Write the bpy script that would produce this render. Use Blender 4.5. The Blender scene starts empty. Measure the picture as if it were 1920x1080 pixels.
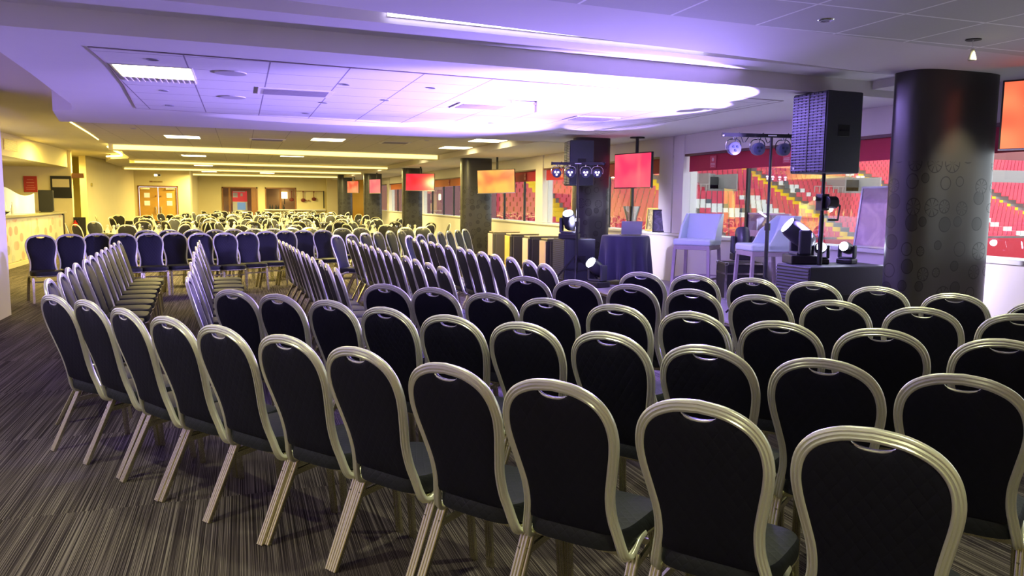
import bpy, math, random
from mathutils import Vector, Matrix
random.seed(7)
S = bpy.context.scene
COL = S.collection
PI = math.pi

# ------------------------------------------------------------------ view
S.view_settings.view_transform = 'Standard'
S.view_settings.look = 'None'
S.view_settings.gamma = 1
S.view_settings.use_curve_mapping = False
S.view_settings.exposure = 0.25

# ------------------------------------------------------------------ camera
F_PX = 1470.0
EYE = Vector((0, 0, 1.57))
_d = Vector((451 - 960, 540 - 373, -F_PX)); _Y = _d.normalized()
_n = Vector((1, -0.010, 0)).cross(_d)
if _n.y < 0: _n = -_n
_Z = _n.normalized(); _X = _Y.cross(_Z)
cd = bpy.data.cameras.new('camera'); cam = bpy.data.objects.new('camera', cd); COL.objects.link(cam)
cd.sensor_width = 36; cd.lens = F_PX * 36 / 1920; cd.clip_end = 400
M3 = Matrix((_X, _Y, _Z))
cam.matrix_world = Matrix.Translation(EYE) @ M3.to_4x4()
S.camera = cam

# ------------------------------------------------------------------ materials
MATS = {}
def mat(name, color=(.5, .5, .5), rough=.6, metal=0., spec=.5, emit=None, estr=0., bump=None, sheen=0., noise=0., nscale=8., coat=0.):
    if name in MATS: return MATS[name]
    m = bpy.data.materials.new(name); m.use_nodes = True
    nt = m.node_tree; b = nt.nodes['Principled BSDF']
    b.inputs['Base Color'].default_value = (*color, 1)
    b.inputs['Roughness'].default_value = rough
    b.inputs['Metallic'].default_value = metal
    b.inputs['Specular IOR Level'].default_value = spec
    if coat: b.inputs['Coat Weight'].default_value = coat
    if sheen:
        b.inputs['Sheen Weight'].default_value = sheen
        b.inputs['Sheen Roughness'].default_value = .4
    if emit:
        b.inputs['Emission Color'].default_value = (*emit, 1)
        b.inputs['Emission Strength'].default_value = estr
    if noise:
        tc = nt.nodes.new('ShaderNodeTexCoord'); nz = nt.nodes.new('ShaderNodeTexNoise')
        nz.inputs['Scale'].default_value = nscale; nz.inputs['Detail'].default_value = 4
        mx = nt.nodes.new('ShaderNodeMix'); mx.data_type = 'RGBA'
        nt.links.new(tc.outputs['Object'], nz.inputs['Vector'])
        nt.links.new(nz.outputs['Fac'], mx.inputs['Factor'])
        mx.inputs[6].default_value = (*[c * (1 - noise) for c in color], 1)
        mx.inputs[7].default_value = (*[min(1, c * (1 + noise)) for c in color], 1)
        nt.links.new(mx.outputs[2], b.inputs['Base Color'])
    MATS[name] = m
    return m

def N(nt, t, **k):
    n = nt.nodes.new(t)
    for a, v in k.items(): setattr(n, a, v)
    return n
def math_n(nt, op, a, b=None):
    n = nt.nodes.new('ShaderNodeMath'); n.operation = op
    for i, v in enumerate((a, b)):
        if v is None: continue
        if isinstance(v, (int, float)): n.inputs[i].default_value = v
        else: nt.links.new(v, n.inputs[i])
    return n.outputs[0]
def mixc(nt, fac, c1, c2):
    n = nt.nodes.new('ShaderNodeMix'); n.data_type = 'RGBA'
    if isinstance(fac, (int, float)): n.inputs['Factor'].default_value = fac
    else: nt.links.new(fac, n.inputs['Factor'])
    for i, c in ((6, c1), (7, c2)):
        if isinstance(c, tuple): n.inputs[i].default_value = (*c, 1)
        else: nt.links.new(c, n.inputs[i])
    return n.outputs[2]
def sepxyz(nt, which='Object', geo=False):
    if geo:
        g = N(nt, 'ShaderNodeNewGeometry'); src = g.outputs['Position']
    else:
        tc = N(nt, 'ShaderNodeTexCoord'); src = tc.outputs[which]
    s = N(nt, 'ShaderNodeSeparateXYZ'); nt.links.new(src, s.inputs[0])
    return s.outputs[0], s.outputs[1], s.outputs[2], src

M_wall = mat('cream_paint', (.80, .70, .40), .75, noise=.03, nscale=3)
M_wallw = mat('white_paint', (.78, .74, .70), .7, noise=.03, nscale=3)
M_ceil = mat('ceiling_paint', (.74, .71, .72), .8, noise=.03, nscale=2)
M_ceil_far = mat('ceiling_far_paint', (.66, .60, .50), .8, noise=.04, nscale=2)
M_alu = mat('brushed_silver', (.84, .86, .68), .30, .45)
M_alud = mat('aluminium_leg', (.62, .60, .40), .22, .9)
M_black = mat('black_plastic', (.012, .012, .014), .45)
M_blackm = mat('black_metal', (.02, .02, .024), .35, .3)
M_cab = mat('speaker_coating', (.042, .045, .06), .55, noise=.3, nscale=120)
M_grille = mat('speaker_grille', (.09, .09, .14), .5, .4)
M_chrome = mat('chrome', (.8, .8, .82), .15, 1.)
M_white = mat('white_gloss', (.85, .85, .83), .3)
M_wood = mat('golden_wood', (.62, .34, .06), .5, noise=.15, nscale=6)
M_brown = mat('brown_wood', (.30, .13, .045), .5, noise=.2, nscale=6)
M_red = mat('red_blind', (.42, .015, .045), .7)
M_redl = mat('red_blind_panel', (.62, .10, .12), .7)
M_redprint = mat('pale_print', (.75, .45, .42), .6)
M_cloth = mat('navy_cloth', (.035, .033, .075), .85, sheen=.3)
M_clothb = mat('black_cloth', (.012, .010, .012), .9)
M_china = mat('white_china', (.9, .88, .8), .25)
M_seat_blue = mat('pale_blue_vinyl', (.66, .76, .86), .5)
M_stoolwood = mat('grey_wood', (.33, .27, .30), .5)
M_concrete = mat('stand_concrete', (.36, .34, .33), .9, noise=.15, nscale=2)
M_sred = mat('seat_red', (.72, .065, .12), .45)
M_swhite = mat('seat_white', (.80, .80, .76), .5)
M_sgrey = mat('seat_grey', (.10, .12, .14), .5)
M_yel = mat('step_yellow', (.92, .66, .02), .7)
M_gold = mat('gold_edge', (.75, .55, .18), .4, .4, noise=.2, nscale=9)
M_pinkedge = mat('pink_edge', (.72, .50, .50), .5)
M_lamp = mat('lamp_warm', (1, .95, .8), .5, emit=(1.0, .90, .50), estr=9)
M_strip = mat('strip_yellow', (1, .9, .4), .5, emit=(1.0, .80, .20), estr=5)
M_lens = mat('lens_glow', (1, 1, 1), .3, emit=(.72, .74, 1.0), estr=40)
M_led = mat('led_glow', (1, .9, 1), .3, emit=(1, .75, .95), estr=14)
M_bulb = mat('bulb_glow', (1, 1, 1), .3, emit=(1, .95, .85), estr=22)

def glass_mat(name, tint=(.95, .97, .97), refl=.10, rough=.0):
    m = bpy.data.materials.new(name); m.use_nodes = True; nt = m.node_tree
    nt.nodes.clear()
    o = N(nt, 'ShaderNodeOutputMaterial'); t = N(nt, 'ShaderNodeBsdfTransparent'); g = N(nt, 'ShaderNodeBsdfGlossy')
    fr = N(nt, 'ShaderNodeFresnel'); fr.inputs[0].default_value = 1.35
    mx = N(nt, 'ShaderNodeMixShader')
    t.inputs[0].default_value = (*tint, 1); g.inputs['Roughness'].default_value = rough
    f2 = math_n(nt, 'ADD', math_n(nt, 'MULTIPLY', fr.outputs[0], .6), refl)
    nt.links.new(f2, mx.inputs[0]); nt.links.new(t.outputs[0], mx.inputs[1]); nt.links.new(g.outputs[0], mx.inputs[2])
    nt.links.new(mx.outputs[0], o.inputs[0]); return m
M_glass = glass_mat('window_glass', refl=.015)
M_crystal = glass_mat('crystal', (.9, .92, .92), .25, .05)

# fabric with quilted diamonds
def fabric(name, col, sc=46.):
    m = mat(name, col, .6, spec=.3)
    nt = m.node_tree; b = nt.nodes['Principled BSDF']
    x, y, z, _ = sepxyz(nt)
    yz = math_n(nt, 'ADD', y, z)
    a = math_n(nt, 'ABSOLUTE', math_n(nt, 'SINE', math_n(nt, 'MULTIPLY', math_n(nt, 'ADD', x, yz), sc * 1.6)))
    c = math_n(nt, 'ABSOLUTE', math_n(nt, 'SINE', math_n(nt, 'MULTIPLY', math_n(nt, 'SUBTRACT', x, yz), sc * 1.6)))
    h = math_n(nt, 'MINIMUM', a, c)
    h2 = math_n(nt, 'POWER', h, .5)
    bp = N(nt, 'ShaderNodeBump'); bp.inputs['Strength'].default_value = .28; bp.inputs['Distance'].default_value = .003
    nt.links.new(h2, bp.inputs['Height']); nt.links.new(bp.outputs[0], b.inputs['Normal'])
    return m
M_fab = fabric('black_quilted_fabric', (.006, .007, .015))
M_fabseat = fabric('black_quilted_seat', (.016, .019, .022))
M_fabfar = mat('dark_chair_fabric', (.016, .015, .018), .7)
M_alufar = mat('pale_chair_frame', (.85, .82, .62), .4, .25)

# carpet
def carpet():
    m = mat('striped_carpet', (.1, .09, .1), .95, spec=.1)
    nt = m.node_tree; b = nt.nodes['Principled BSDF']
    x, y, z, src = sepxyz(nt, geo=True)
    # tile index along y shifts the stripes
    ty = math_n(nt, 'FLOOR', math_n(nt, 'MULTIPLY', y, .7)); tx = math_n(nt, 'FLOOR', math_n(nt, 'MULTIPLY', x, 2.0))
    cmb = N(nt, 'ShaderNodeCombineXYZ')
    nt.links.new(math_n(nt, 'MULTIPLY', x, 320.), cmb.inputs[0])
    nt.links.new(math_n(nt, 'ADD', math_n(nt, 'MULTIPLY', y, .8), math_n(nt, 'MULTIPLY', ty, 13.7)), cmb.inputs[1])
    nt.links.new(math_n(nt, 'MULTIPLY', tx, 3.1), cmb.inputs[2])
    nz = N(nt, 'ShaderNodeTexNoise'); nz.inputs['Scale'].default_value = 1.; nz.inputs['Detail'].default_value = 1.5
    nt.links.new(cmb.outputs[0], nz.inputs['Vector'])
    r = N(nt, 'ShaderNodeValToRGB'); nt.links.new(nz.outputs['Fac'], r.inputs[0])
    e = r.color_ramp.elements
    e[0].position = .34; e[0].color = (.014, .011, .012, 1)
    e[1].position = .66; e[1].color = (.21, .19, .175, 1)
    k = r.color_ramp.elements.new(.47); k.color = (.038, .031, .034, 1)
    k = r.color_ramp.elements.new(.54); k.color = (.095, .082, .080, 1)
    n2 = N(nt, 'ShaderNodeTexNoise'); n2.inputs['Scale'].default_value = 1.3; nt.links.new(src, n2.inputs['Vector'])
    warm = mixc(nt, n2.outputs['Fac'], (.92, .88, .98), (1.02, 1.0, .88))
    mm = N(nt, 'ShaderNodeMix'); mm.data_type = 'RGBA'; mm.blend_type = 'MULTIPLY'; mm.inputs['Factor'].default_value = 1
    nt.links.new(r.outputs[0], mm.inputs[6]); nt.links.new(warm, mm.inputs[7])
    nt.links.new(mm.outputs[2], b.inputs['Base Color'])
    bp = N(nt, 'ShaderNodeBump'); bp.inputs['Strength'].default_value = .4; bp.inputs['Distance'].default_value = .004
    nt.links.new(nz.outputs['Fac'], bp.inputs['Height']); nt.links.new(bp.outputs[0], b.inputs['Normal'])
    return m
M_carpet = carpet()

def tile_ceiling(name, base, line, x0, px, y0, py, w=.006):
    m = mat(name, base, .85)
    nt = m.node_tree; b = nt.nodes['Principled BSDF']
    x, y, z, src = sepxyz(nt, geo=True)
    def ln(v, o, p):
        f = math_n(nt, 'FRACT', math_n(nt, 'DIVIDE', math_n(nt, 'SUBTRACT', v, o - 50 * p), p))
        d = math_n(nt, 'MINIMUM', f, math_n(nt, 'SUBTRACT', 1.0, f))
        return math_n(nt, 'LESS_THAN', d, w / p)
    l = math_n(nt, 'MAXIMUM', ln(x, x0, px), ln(y, y0, py))
    nz = N(nt, 'ShaderNodeTexNoise'); nz.inputs['Scale'].default_value = 60; nt.links.new(src, nz.inputs['Vector'])
    c = mixc(nt, nz.outputs['Fac'], tuple(k * .93 for k in base), base)
    nt.links.new(mixc(nt, l, c, line), b.inputs['Base Color'])
    return m
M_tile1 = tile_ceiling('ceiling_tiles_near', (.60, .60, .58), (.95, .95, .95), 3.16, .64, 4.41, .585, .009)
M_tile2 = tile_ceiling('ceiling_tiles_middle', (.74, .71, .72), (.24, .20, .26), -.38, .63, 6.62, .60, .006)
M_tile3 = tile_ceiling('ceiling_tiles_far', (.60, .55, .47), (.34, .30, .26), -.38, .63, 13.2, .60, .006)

# ------------------------------------------------------------------ mesh builder
class MB:
    def __init__(s): s.v = []; s.f = []; s.m = []; s.cur = 0
    def add(s, vs, fs):
        b = len(s.v); s.v += [tuple(p) for p in vs]; s.f += [tuple(i + b for i in f) for f in fs]; s.m += [s.cur] * len(fs); return s
    def mt(s, i): s.cur = i; return s
    def box(s, x0, x1, y0, y1, z0, z1, M=None):
        vs = [Vector((x, y, z)) for z in (z0, z1) for y in (y0, y1) for x in (x0, x1)]
        if M: vs = [M @ v for v in vs]
        return s.add(vs, [(0, 2, 3, 1), (4, 5, 7, 6), (0, 1, 5, 4), (2, 6, 7, 3), (0, 4, 6, 2), (1, 3, 7, 5)])
    def bar(s, a, b, w, d=None, up=(0, 0, 1)):
        a = Vector(a); b = Vector(b); d = d or w; t = (b - a).normalized(); up = Vector(up)
        if abs(t.dot(up)) > .98: up = Vector((0, 1, 0))
        u = t.cross(up).normalized(); v = u.cross(t).normalized()
        vs = [p + u * (i * w / 2) + v * (j * d / 2) for p in (a, b) for i, j in ((-1, -1), (1, -1), (1, 1), (-1, 1))]
        return s.add(vs, [(0, 3, 2, 1), (4, 5, 6, 7), (0, 1, 5, 4), (1, 2, 6, 5), (2, 3, 7, 6), (3, 0, 4, 7)])
    def sweep(s, path, prof, ref, closed=False, caps=True):
        P = [Vector(p) for p in path]; n = len(P); k = len(prof); vs = []; r = Vector(ref)
        for i in range(n):
            if closed: t = (P[(i + 1) % n] - P[i - 1])
            else: t = P[min(i + 1, n - 1)] - P[max(i - 1, 0)]
            t.normalize(); r = (r - t * r.dot(t)).normalized(); u = t.cross(r)
            vs += [P[i] + u * a + r * b for a, b in prof]
        fs = []
        for i in range(n if closed else n - 1):
            j = (i + 1) % n
            for q in range(k):
                q2 = (q + 1) % k
                fs.append((i * k + q, i * k + q2, j * k + q2, j * k + q))
        if caps and not closed:
            fs.append(tuple(range(k - 1, -1, -1))); fs.append(tuple((n - 1) * k + q for q in range(k)))
        return s.add(vs, fs)
    def tube(s, path, r, n=8, closed=False):
        ref = (0, 0, 1)
        P = [Vector(p) for p in path]; t = (P[1] - P[0]).normalized()
        if abs(t.z) > .9: ref = (0, 1, 0)
        return s.sweep(path, [(r * math.cos(2 * PI * i / n), r * math.sin(2 * PI * i / n)) for i in range(n)], ref, closed)
    def lathe(s, prof, n=24, M=None, cap=True):
        k = len(prof); vs = []
        for i in range(n):
            a = 2 * PI * i / n
            for r, z in prof: vs.append(Vector((r * math.cos(a), r * math.sin(a), z)))
        if M: vs = [M @ v for v in vs]
        fs = []
        for i in range(n):
            j = (i + 1) % n
            for q in range(k - 1): fs.append((i * k + q, j * k + q, j * k + q + 1, i * k + q + 1))
        if cap:
            if prof[0][0] > 1e-6: fs.append(tuple(i * k for i in range(n - 1, -1, -1)))
            if prof[-1][0] > 1e-6: fs.append(tuple(i * k + k - 1 for i in range(n)))
        return s.add(vs, fs)
    def cyl(s, a, b, r, n=16, r2=None):
        a = Vector(a); b = Vector(b); t = (b - a); L = t.length
        M = Matrix.Translation(a) @ t.to_track_quat('Z', 'Y').to_matrix().to_4x4()
        return s.lathe([(r, 0), (r if r2 is None else r2, L)], n, M)
    def prism(s, poly, z0, z1, M=None):
        n = len(poly); vs = [Vector((x, y, z0)) for x, y in poly] + [Vector((x, y, z1)) for x, y in poly]
        if M: vs = [M @ v for v in vs]
        fs = [tuple(range(n - 1, -1, -1)), tuple(range(n, 2 * n))] + [(i, (i + 1) % n, (i + 1) % n + n, i + n) for i in range(n)]
        return s.add(vs, fs)
    def mesh(s, name, mats, smooth=False):
        me = bpy.data.meshes.new(name); me.from_pydata(s.v, [], s.f)
        for m in (mats if isinstance(mats, (list, tuple)) else [mats]): me.materials.append(m)
        for p, i in zip(me.polygons, s.m): p.material_index = i
        if smooth: me.polygons.foreach_set('use_smooth', [True] * len(me.polygons)); me.set_sharp_from_angle(angle=smooth if smooth is not True else .7)
        me.validate(); me.update(); return me
    def build(s, name, mats, parent=None, smooth=False, bevel=0):
        o = bpy.data.objects.new(name, s.mesh(name, mats, smooth)); COL.objects.link(o)
        if parent: o.parent = parent
        if bevel:
            b = o.modifiers.new('bevel', 'BEVEL'); b.width = bevel; b.segments = 2; b.limit_method = 'ANGLE'
        return o

def crom(pts, k=6, closed=False):
    P = [Vector(p) for p in pts]; n = len(P); out = []
    rng = range(n if closed else n - 1)
    for i in rng:
        g = lambda j: P[j % n] if closed else P[max(0, min(n - 1, j))]
        a, b, c, d = g(i - 1), g(i), g(i + 1), g(i + 2)
        for q in range(k):
            t = q / k
            out.append(.5 * ((2 * b) + (c - a) * t + (2 * a - 5 * b + 4 * c - d) * t * t + (3 * b - a - 3 * c + d) * t ** 3))
    if not closed: out.append(P[-1])
    return out

def thing(name, label, cat, loc=(0, 0, 0), rz=0, group=None):
    o = bpy.data.objects.new(name, None); COL.objects.link(o); o.empty_display_size = .1
    o.location = loc; o.rotation_euler = (0, 0, rz); o['label'] = label; o['category'] = cat
    if group: o['group'] = group
    return o
def tag(o, label, cat, group=None, kind=None):
    o['label'] = label; o['category'] = cat
    if group: o['group'] = group
    if kind: o['kind'] = kind
    return o
def struct(name, mb, m, parent=None, smooth=False, bevel=0):
    o = mb.build(name, m, parent, smooth, bevel)
    if not parent: o['kind'] = 'structure'
    return o
def dup(root, loc, rz, label, group=None):
    r = root.copy(); COL.objects.link(r); r.location = loc; r.rotation_euler = (0, 0, rz); r['label'] = label
    if group: r['group'] = group
    for ch in list(root.children):
        c = ch.copy(); COL.objects.link(c); c.parent = r
        for g in ch.children:
            d = g.copy(); COL.objects.link(d); d.parent = c
    return r
def heading(dx, dy): return math.atan2(-dx, dy)      # local +Y points along (dx, dy)

# ================================================================== SETTING
struct('floor', MB().box(-9, 7.0, -4, 46, -.1, 0), M_carpet)
WX = 6.7
# ---- window wall on the right
struct('wall_right', MB().box(WX, WX + .25, -4, 44.5, 0, 1.04).box(WX, WX + .25, -4, 44.5, 2.32, 3.05)
       .box(WX, WX + .25, -4, .6, 1.04, 2.32), M_wallw)
struct('trim_1', MB().box(WX - .06, WX + .30, .6, 44.3, 1.04, 1.085), M_white, bevel=.006)          # window sill
struct('baseboard_right', MB().box(WX - .02, WX, -4, 44.5, 0, .12), M_white, bevel=.004)
struct('trim_2', MB().box(WX - .015, WX + .03, .6, 44.3, 2.31, 2.345), mat('dark_rail', (.12, .05, .06), .5))
# columns and mullions between the panes
cols = [(-.2, .6), (4.3, 4.62), (11.02, 11.32), (11.36, 11.78), (17.2, 17.66), (23.6, 24.2), (30.4, 31.0), (37.3, 37.9)]
for k, (a, b) in enumerate(cols):
    struct('trim_%d' % (k + 3), MB().box(WX - .035, WX + .22, a, b, 1.09, 2.65 if a > 5.8 else 2.72), M_wallw)
M_mull = mat('dark_mullion', (.015, .014, .018), .4)
mulls = [2.4, 6.1, 9.5, 13.0, 13.95, 18.8, 20.4, 22.0, 25.8, 27.2, 28.9, 32.6, 34.2, 35.8]
for k, yy in enumerate(mulls):
    struct('trim_%d' % (k + 20), MB().box(WX + .08, WX + .13, yy - .022, yy + .022, 1.08, 2.33), M_mull)
edges = sorted([c for ab in cols for c in ab])
spans = [(.6, 4.3), (4.62, 11.02), (11.78, 17.2), (17.66, 23.6), (24.2, 30.4), (31.0, 37.3), (37.9, 44.3)]
for k, (a, b) in enumerate(spans):
    struct('window_%d' % (k + 1), MB().box(WX + .10, WX + .106, a, b, 1.085, 2.32), M_glass)
# red pelmet blinds with crest panels
def crest_panel(parent, y, big=False):
    w, z0, z1 = (.16, 2.105, 2.285)
    o = MB().box(WX + .035, WX + .04, y - w / 2, y + w / 2, z0, z1).build('printed_panel', M_redl, parent)
    m = MB(); X = WX + .033
    Mx = Matrix.Translation((X, y, 2.23)) @ Matrix.Rotation(-PI / 2, 4, 'Y')
    m.lathe([(.028, 0), (.028, .003), (.020, .003), (.020, .001), (0, .001)], 16, Mx)
    m.box(X - .002, X, y - .006, y + .006, 2.21, 2.25); m.box(X - .002, X, y - .055, y + .055, 2.165, 2.175)
    m.box(X - .002, X, y - .06, y + .06, 2.145, 2.155); m.box(X - .002, X, y - .045, y + .045, 2.125, 2.134)
    m.build('crest_and_lettering', M_redprint, parent)
pel = [(.62, 4.28, [2.2]), (4.64, 10.98, [5.9, 7.55, 8.6, 10.3]), (11.80, 17.18, [12.8, 14.9, 16.2]), (17.68, 23.58, [18.6, 21.2]), (24.22, 30.38, [26.2]), (31.02, 37.28, [33.0])]
pname = ['at the right picture edge beyond the thick dark pillar', 'over the windows behind the pale blue stools', 'over the windows behind the hanging pink screen',
         'over the windows behind the orange screen', 'over the windows past the orange screen', 'over the farthest visible windows']
for (a, b, ys), nm in zip(pel, pname):
    o = MB().box(WX + .05, WX + .062, a, b, 2.07, 2.315).build('blind_pelmet', M_red if a < 24 else mat('orange_blind', (.62, .17, .06), .7))
    tag(o, 'red blind pelmet ' + nm, 'blind', 'blind pelmets along the windows')
    for y in ys: crest_panel(o, y)

# ---- other walls
struct('wall_left', MB().box(-3.2, -2.94, -4, 12.0, 0, 2.95), M_wallw)
struct('wall_rear', MB().box(-3.2, 7.0, -4.2, -4, 0, 3.05), M_wall)
struct('wall_bar_side', MB().box(-9.2, -9, 12, 26.4, 0, 3.0), M_wall)
struct('wall_bar_near', MB().box(-9.2, -3.2, 11.8, 12, 0, 3.0), M_wall)
struct('wall_bar', MB().box(-9.2, -4.72, 26.4, 26.6, 0, 2.95), M_wall)
struct('wall_passage', MB().box(-5.8, -4.95, 31.2, 31.4, 0, 2.95).box(-6.0, -5.8, 26.6, 31.4, 0, 2.95), mat('olive_paint', (.55, .47, .16), .8))
struct('trim_40', MB().box(-4.72, -4.40, 26.45, 26.6, 2.14, 2.28), M_brown)
lw = MB(); lw.prism([(-4.80, 29.3), (-4.30, 37.3), (-4.50, 37.4), (-5.0, 29.3)], 0, 2.95)
struct('wall_far_left', lw, M_wall)
struct('wall_doors', MB().box(-4.5, -4.16, 37.3, 37.5, 0, 2.95).box(-4.16, -2.58, 37.3, 37.5, 2.06, 2.95).box(-2.58, -2.09, 37.3, 37.5, 0, 2.95)
       .box(-2.25, -2.09, 37.5, 44.5, 0, 2.95), M_wall)
struct('wall_back', MB().box(-2.1, -.86, 44.5, 44.7, 0, 2.95).box(-.86, .83, 44.5, 44.7, 2.15, 2.95).box(.83, 1.29, 44.5, 44.7, 0, 2.95)
       .box(1.29, 2.84, 44.5, 44.7, 2.15, 2.95).box(1.29, 2.84, 44.5, 44.7, 0, .98).box(2.84, 6.95, 44.5, 44.7, 0, 2.95)
       .box(4.47, 5.07, 44.1, 44.5, 0, 2.95), M_wall)
struct('wall_orange', MB().box(5.3, 6.7, 42.9, 43.1, 0, 2.95), mat('orange_paint', (.80, .40, .03), .7))
struct('wall_kitchen', MB().box(-2.1, 3.2, 46.6, 46.8, 0, 2.95).box(-2.3, -2.1, 44.7, 46.8, 0, 2.95).box(3.2, 3.4, 44.7, 46.8, 0, 2.95), mat('kitchen_brown', (.42, .24, .12), .7))
struct('baseboard_back', MB().box(-2.1, -.9, 44.48, 44.5, 0, .12).box(2.9, 4.4, 44.48, 44.5, 0, .12), M_white)

# ---- ceiling
struct('ceiling', MB().box(-9.2, 7.0, 4.2, 47, 3.05, 3.15), M_ceil)
left_edge = [(-1.66, 5.9), (-1.68, 6.99), (-1.72, 8.14), (-1.78, 9.26), (-1.84, 10.49), (-1.94, 11.17), (-2.2, 11.35), (-2.43, 12.89)]
struct('ceiling_near', MB().prism([(-3.2, -4.2), (7.0, -4.2), (7.0, 5.82), (6.02, 5.72), (-3.2, 4.38)], 2.72, 3.05), M_ceil)
struct('ceiling_near_tiles', MB().prism([(1.0, -4), (6.7, -4), (6.7, 4.60), (2.6, 4.37), (1.0, 4.25)], 2.712, 2.72), M_tile1)
struct('ceiling_slot_end', MB().prism([(6.0, 5.6), (7.0, 5.7), (7.0, 6.6), (6.0, 6.5)], 2.72, 3.05), M_ceil)
struct('ceiling_beam', MB().prism([(-3.2, 5.28), (6.0, 6.04), (6.0, 6.42), (-3.2, 5.80)], 2.80, 3.05), M_ceil)
struct('ceiling_middle', MB().prism([(-3.2, 5.80), (7.0, 6.47), (7.0, 13.49)] + [(-2.43, 12.95)] + left_edge[::-1][1:] + [(-1.66, 5.95), (-3.2, 5.93)], 2.65, 3.05), M_ceil)
tp = [(-1.01, 6.48), (.8, 6.65), (2.64, 6.81), (5.4, 7.0), (5.4, 11.7), (4.8, 11.65), (.41, 10.85), (-1.16, 10.6), (-1.10, 9.6), (-1.03, 8.5), (-.99, 7.31)]
struct('ceiling_middle_tiles', MB().prism(tp, 2.645, 2.65), M_tile2)
struct('trim_41', MB().sweep([(x, y, 2.646) for x, y in tp], [(.012, 0), (0, .005), (-.012, 0), (0, -.004)], (0, 0, 1), closed=True), mat('tile_edge', (.35, .28, .30), .6))
far_left = [(-2.43, 12.9), (-2.49, 14.1), (-2.69, 18.0), (-2.80, 20.0), (-2.62, 20.02), (-3.0, 24.0), (-3.12, 26.2), (-3.25, 27.0), (-3.8, 27.6), (-4.3, 30), (-4.5, 37.3), (-4.5, 44.6)]
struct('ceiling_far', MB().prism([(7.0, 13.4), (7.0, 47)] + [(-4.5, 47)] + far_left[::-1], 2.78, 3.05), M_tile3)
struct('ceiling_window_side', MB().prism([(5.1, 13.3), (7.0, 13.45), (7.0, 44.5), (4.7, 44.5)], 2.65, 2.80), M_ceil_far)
M_beamface = mat('beam_paint', (.80, .72, .36), .7)
for k, (yy, x0) in enumerate(((20.0, -2.80), (27.3, -3.25), (33.7, -4.3), (40.2, -4.45))):
    struct('ceiling_cross_beam_%d' % (k + 1), MB().prism([(x0, yy), (5.0, yy + .5 * (k < 2)), (5.0, yy + .35 + .5 * (k < 2)), (x0, yy + .35)], 2.65, 2.80), M_beamface)
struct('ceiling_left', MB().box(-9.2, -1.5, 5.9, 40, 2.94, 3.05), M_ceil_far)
M_beamglow = mat('beam_strip_glow', (1, .9, .4), .5, emit=(1.0, .83, .38), estr=1.15)
def strip_light(name, pts, z, label, r=.012, m=M_strip):
    o = MB().tube([(x, y, z) for x, y in pts], r, 6).build(name, m)
    tag(o, label, 'light strip'); return o
for k, (yy, x0, lab) in enumerate(((20.0, -2.7, 'nearest of the yellow light lines across the far ceiling'), (27.3, -3.1, 'second yellow light line across the far ceiling'), (33.7, -4.2, 'third yellow light line across the far ceiling'), (40.2, -4.3, 'farthest yellow light line across the far ceiling'))):
    q = .5 * (k < 2)
    o = MB().prism([(x0, yy - .03), (4.95, yy + q - .03), (4.95, yy + q - .004), (x0, yy - .004)], 2.665, 2.765 if k == 0 else 2.72).build('light_strip', M_beamglow); tag(o, lab, 'light strip')
strip_light('light_strip', [(-2.74, 15.5), (-2.86, 18.0), (-2.98, 19.9)], 2.86, 'yellow light strip glowing along the ceiling edge over the bar aisle', .012)
strip_light('light_strip', [(-3.16, 22.5), (-3.3, 26.0), (-3.42, 27.0), (-3.95, 27.8)], 2.86, 'yellow light strip at the curved ceiling tip beside the cream wall', .03)

# glowing strip on the slot upstand stands in for the cove-lit edge
cl = thing('cove_edge_glow', 'white glowing strip for the lit edge of the long ceiling slot above the nearest rows', 'light', (0, 0, 0))
q = lambda x: 5.28 + (x + 3.2) * .0826
MB().prism([(1.0, q(1.0) - .03), (3.7, q(3.7) - .03), (3.7, q(3.7) - .012), (1.0, q(1.0) - .012)], 2.850, 2.874).build('light_strip', mat('cove_glow', (1, 1, 1), .5, emit=(.80, .74, 1.), estr=9), cl)
MB().prism([(1.0, q(1.0) - .012), (3.7, q(3.7) - .012), (3.7, q(3.7) - .002), (1.0, q(1.0) - .002)], 2.845, 2.88).build('channel', M_white, cl)

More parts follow.
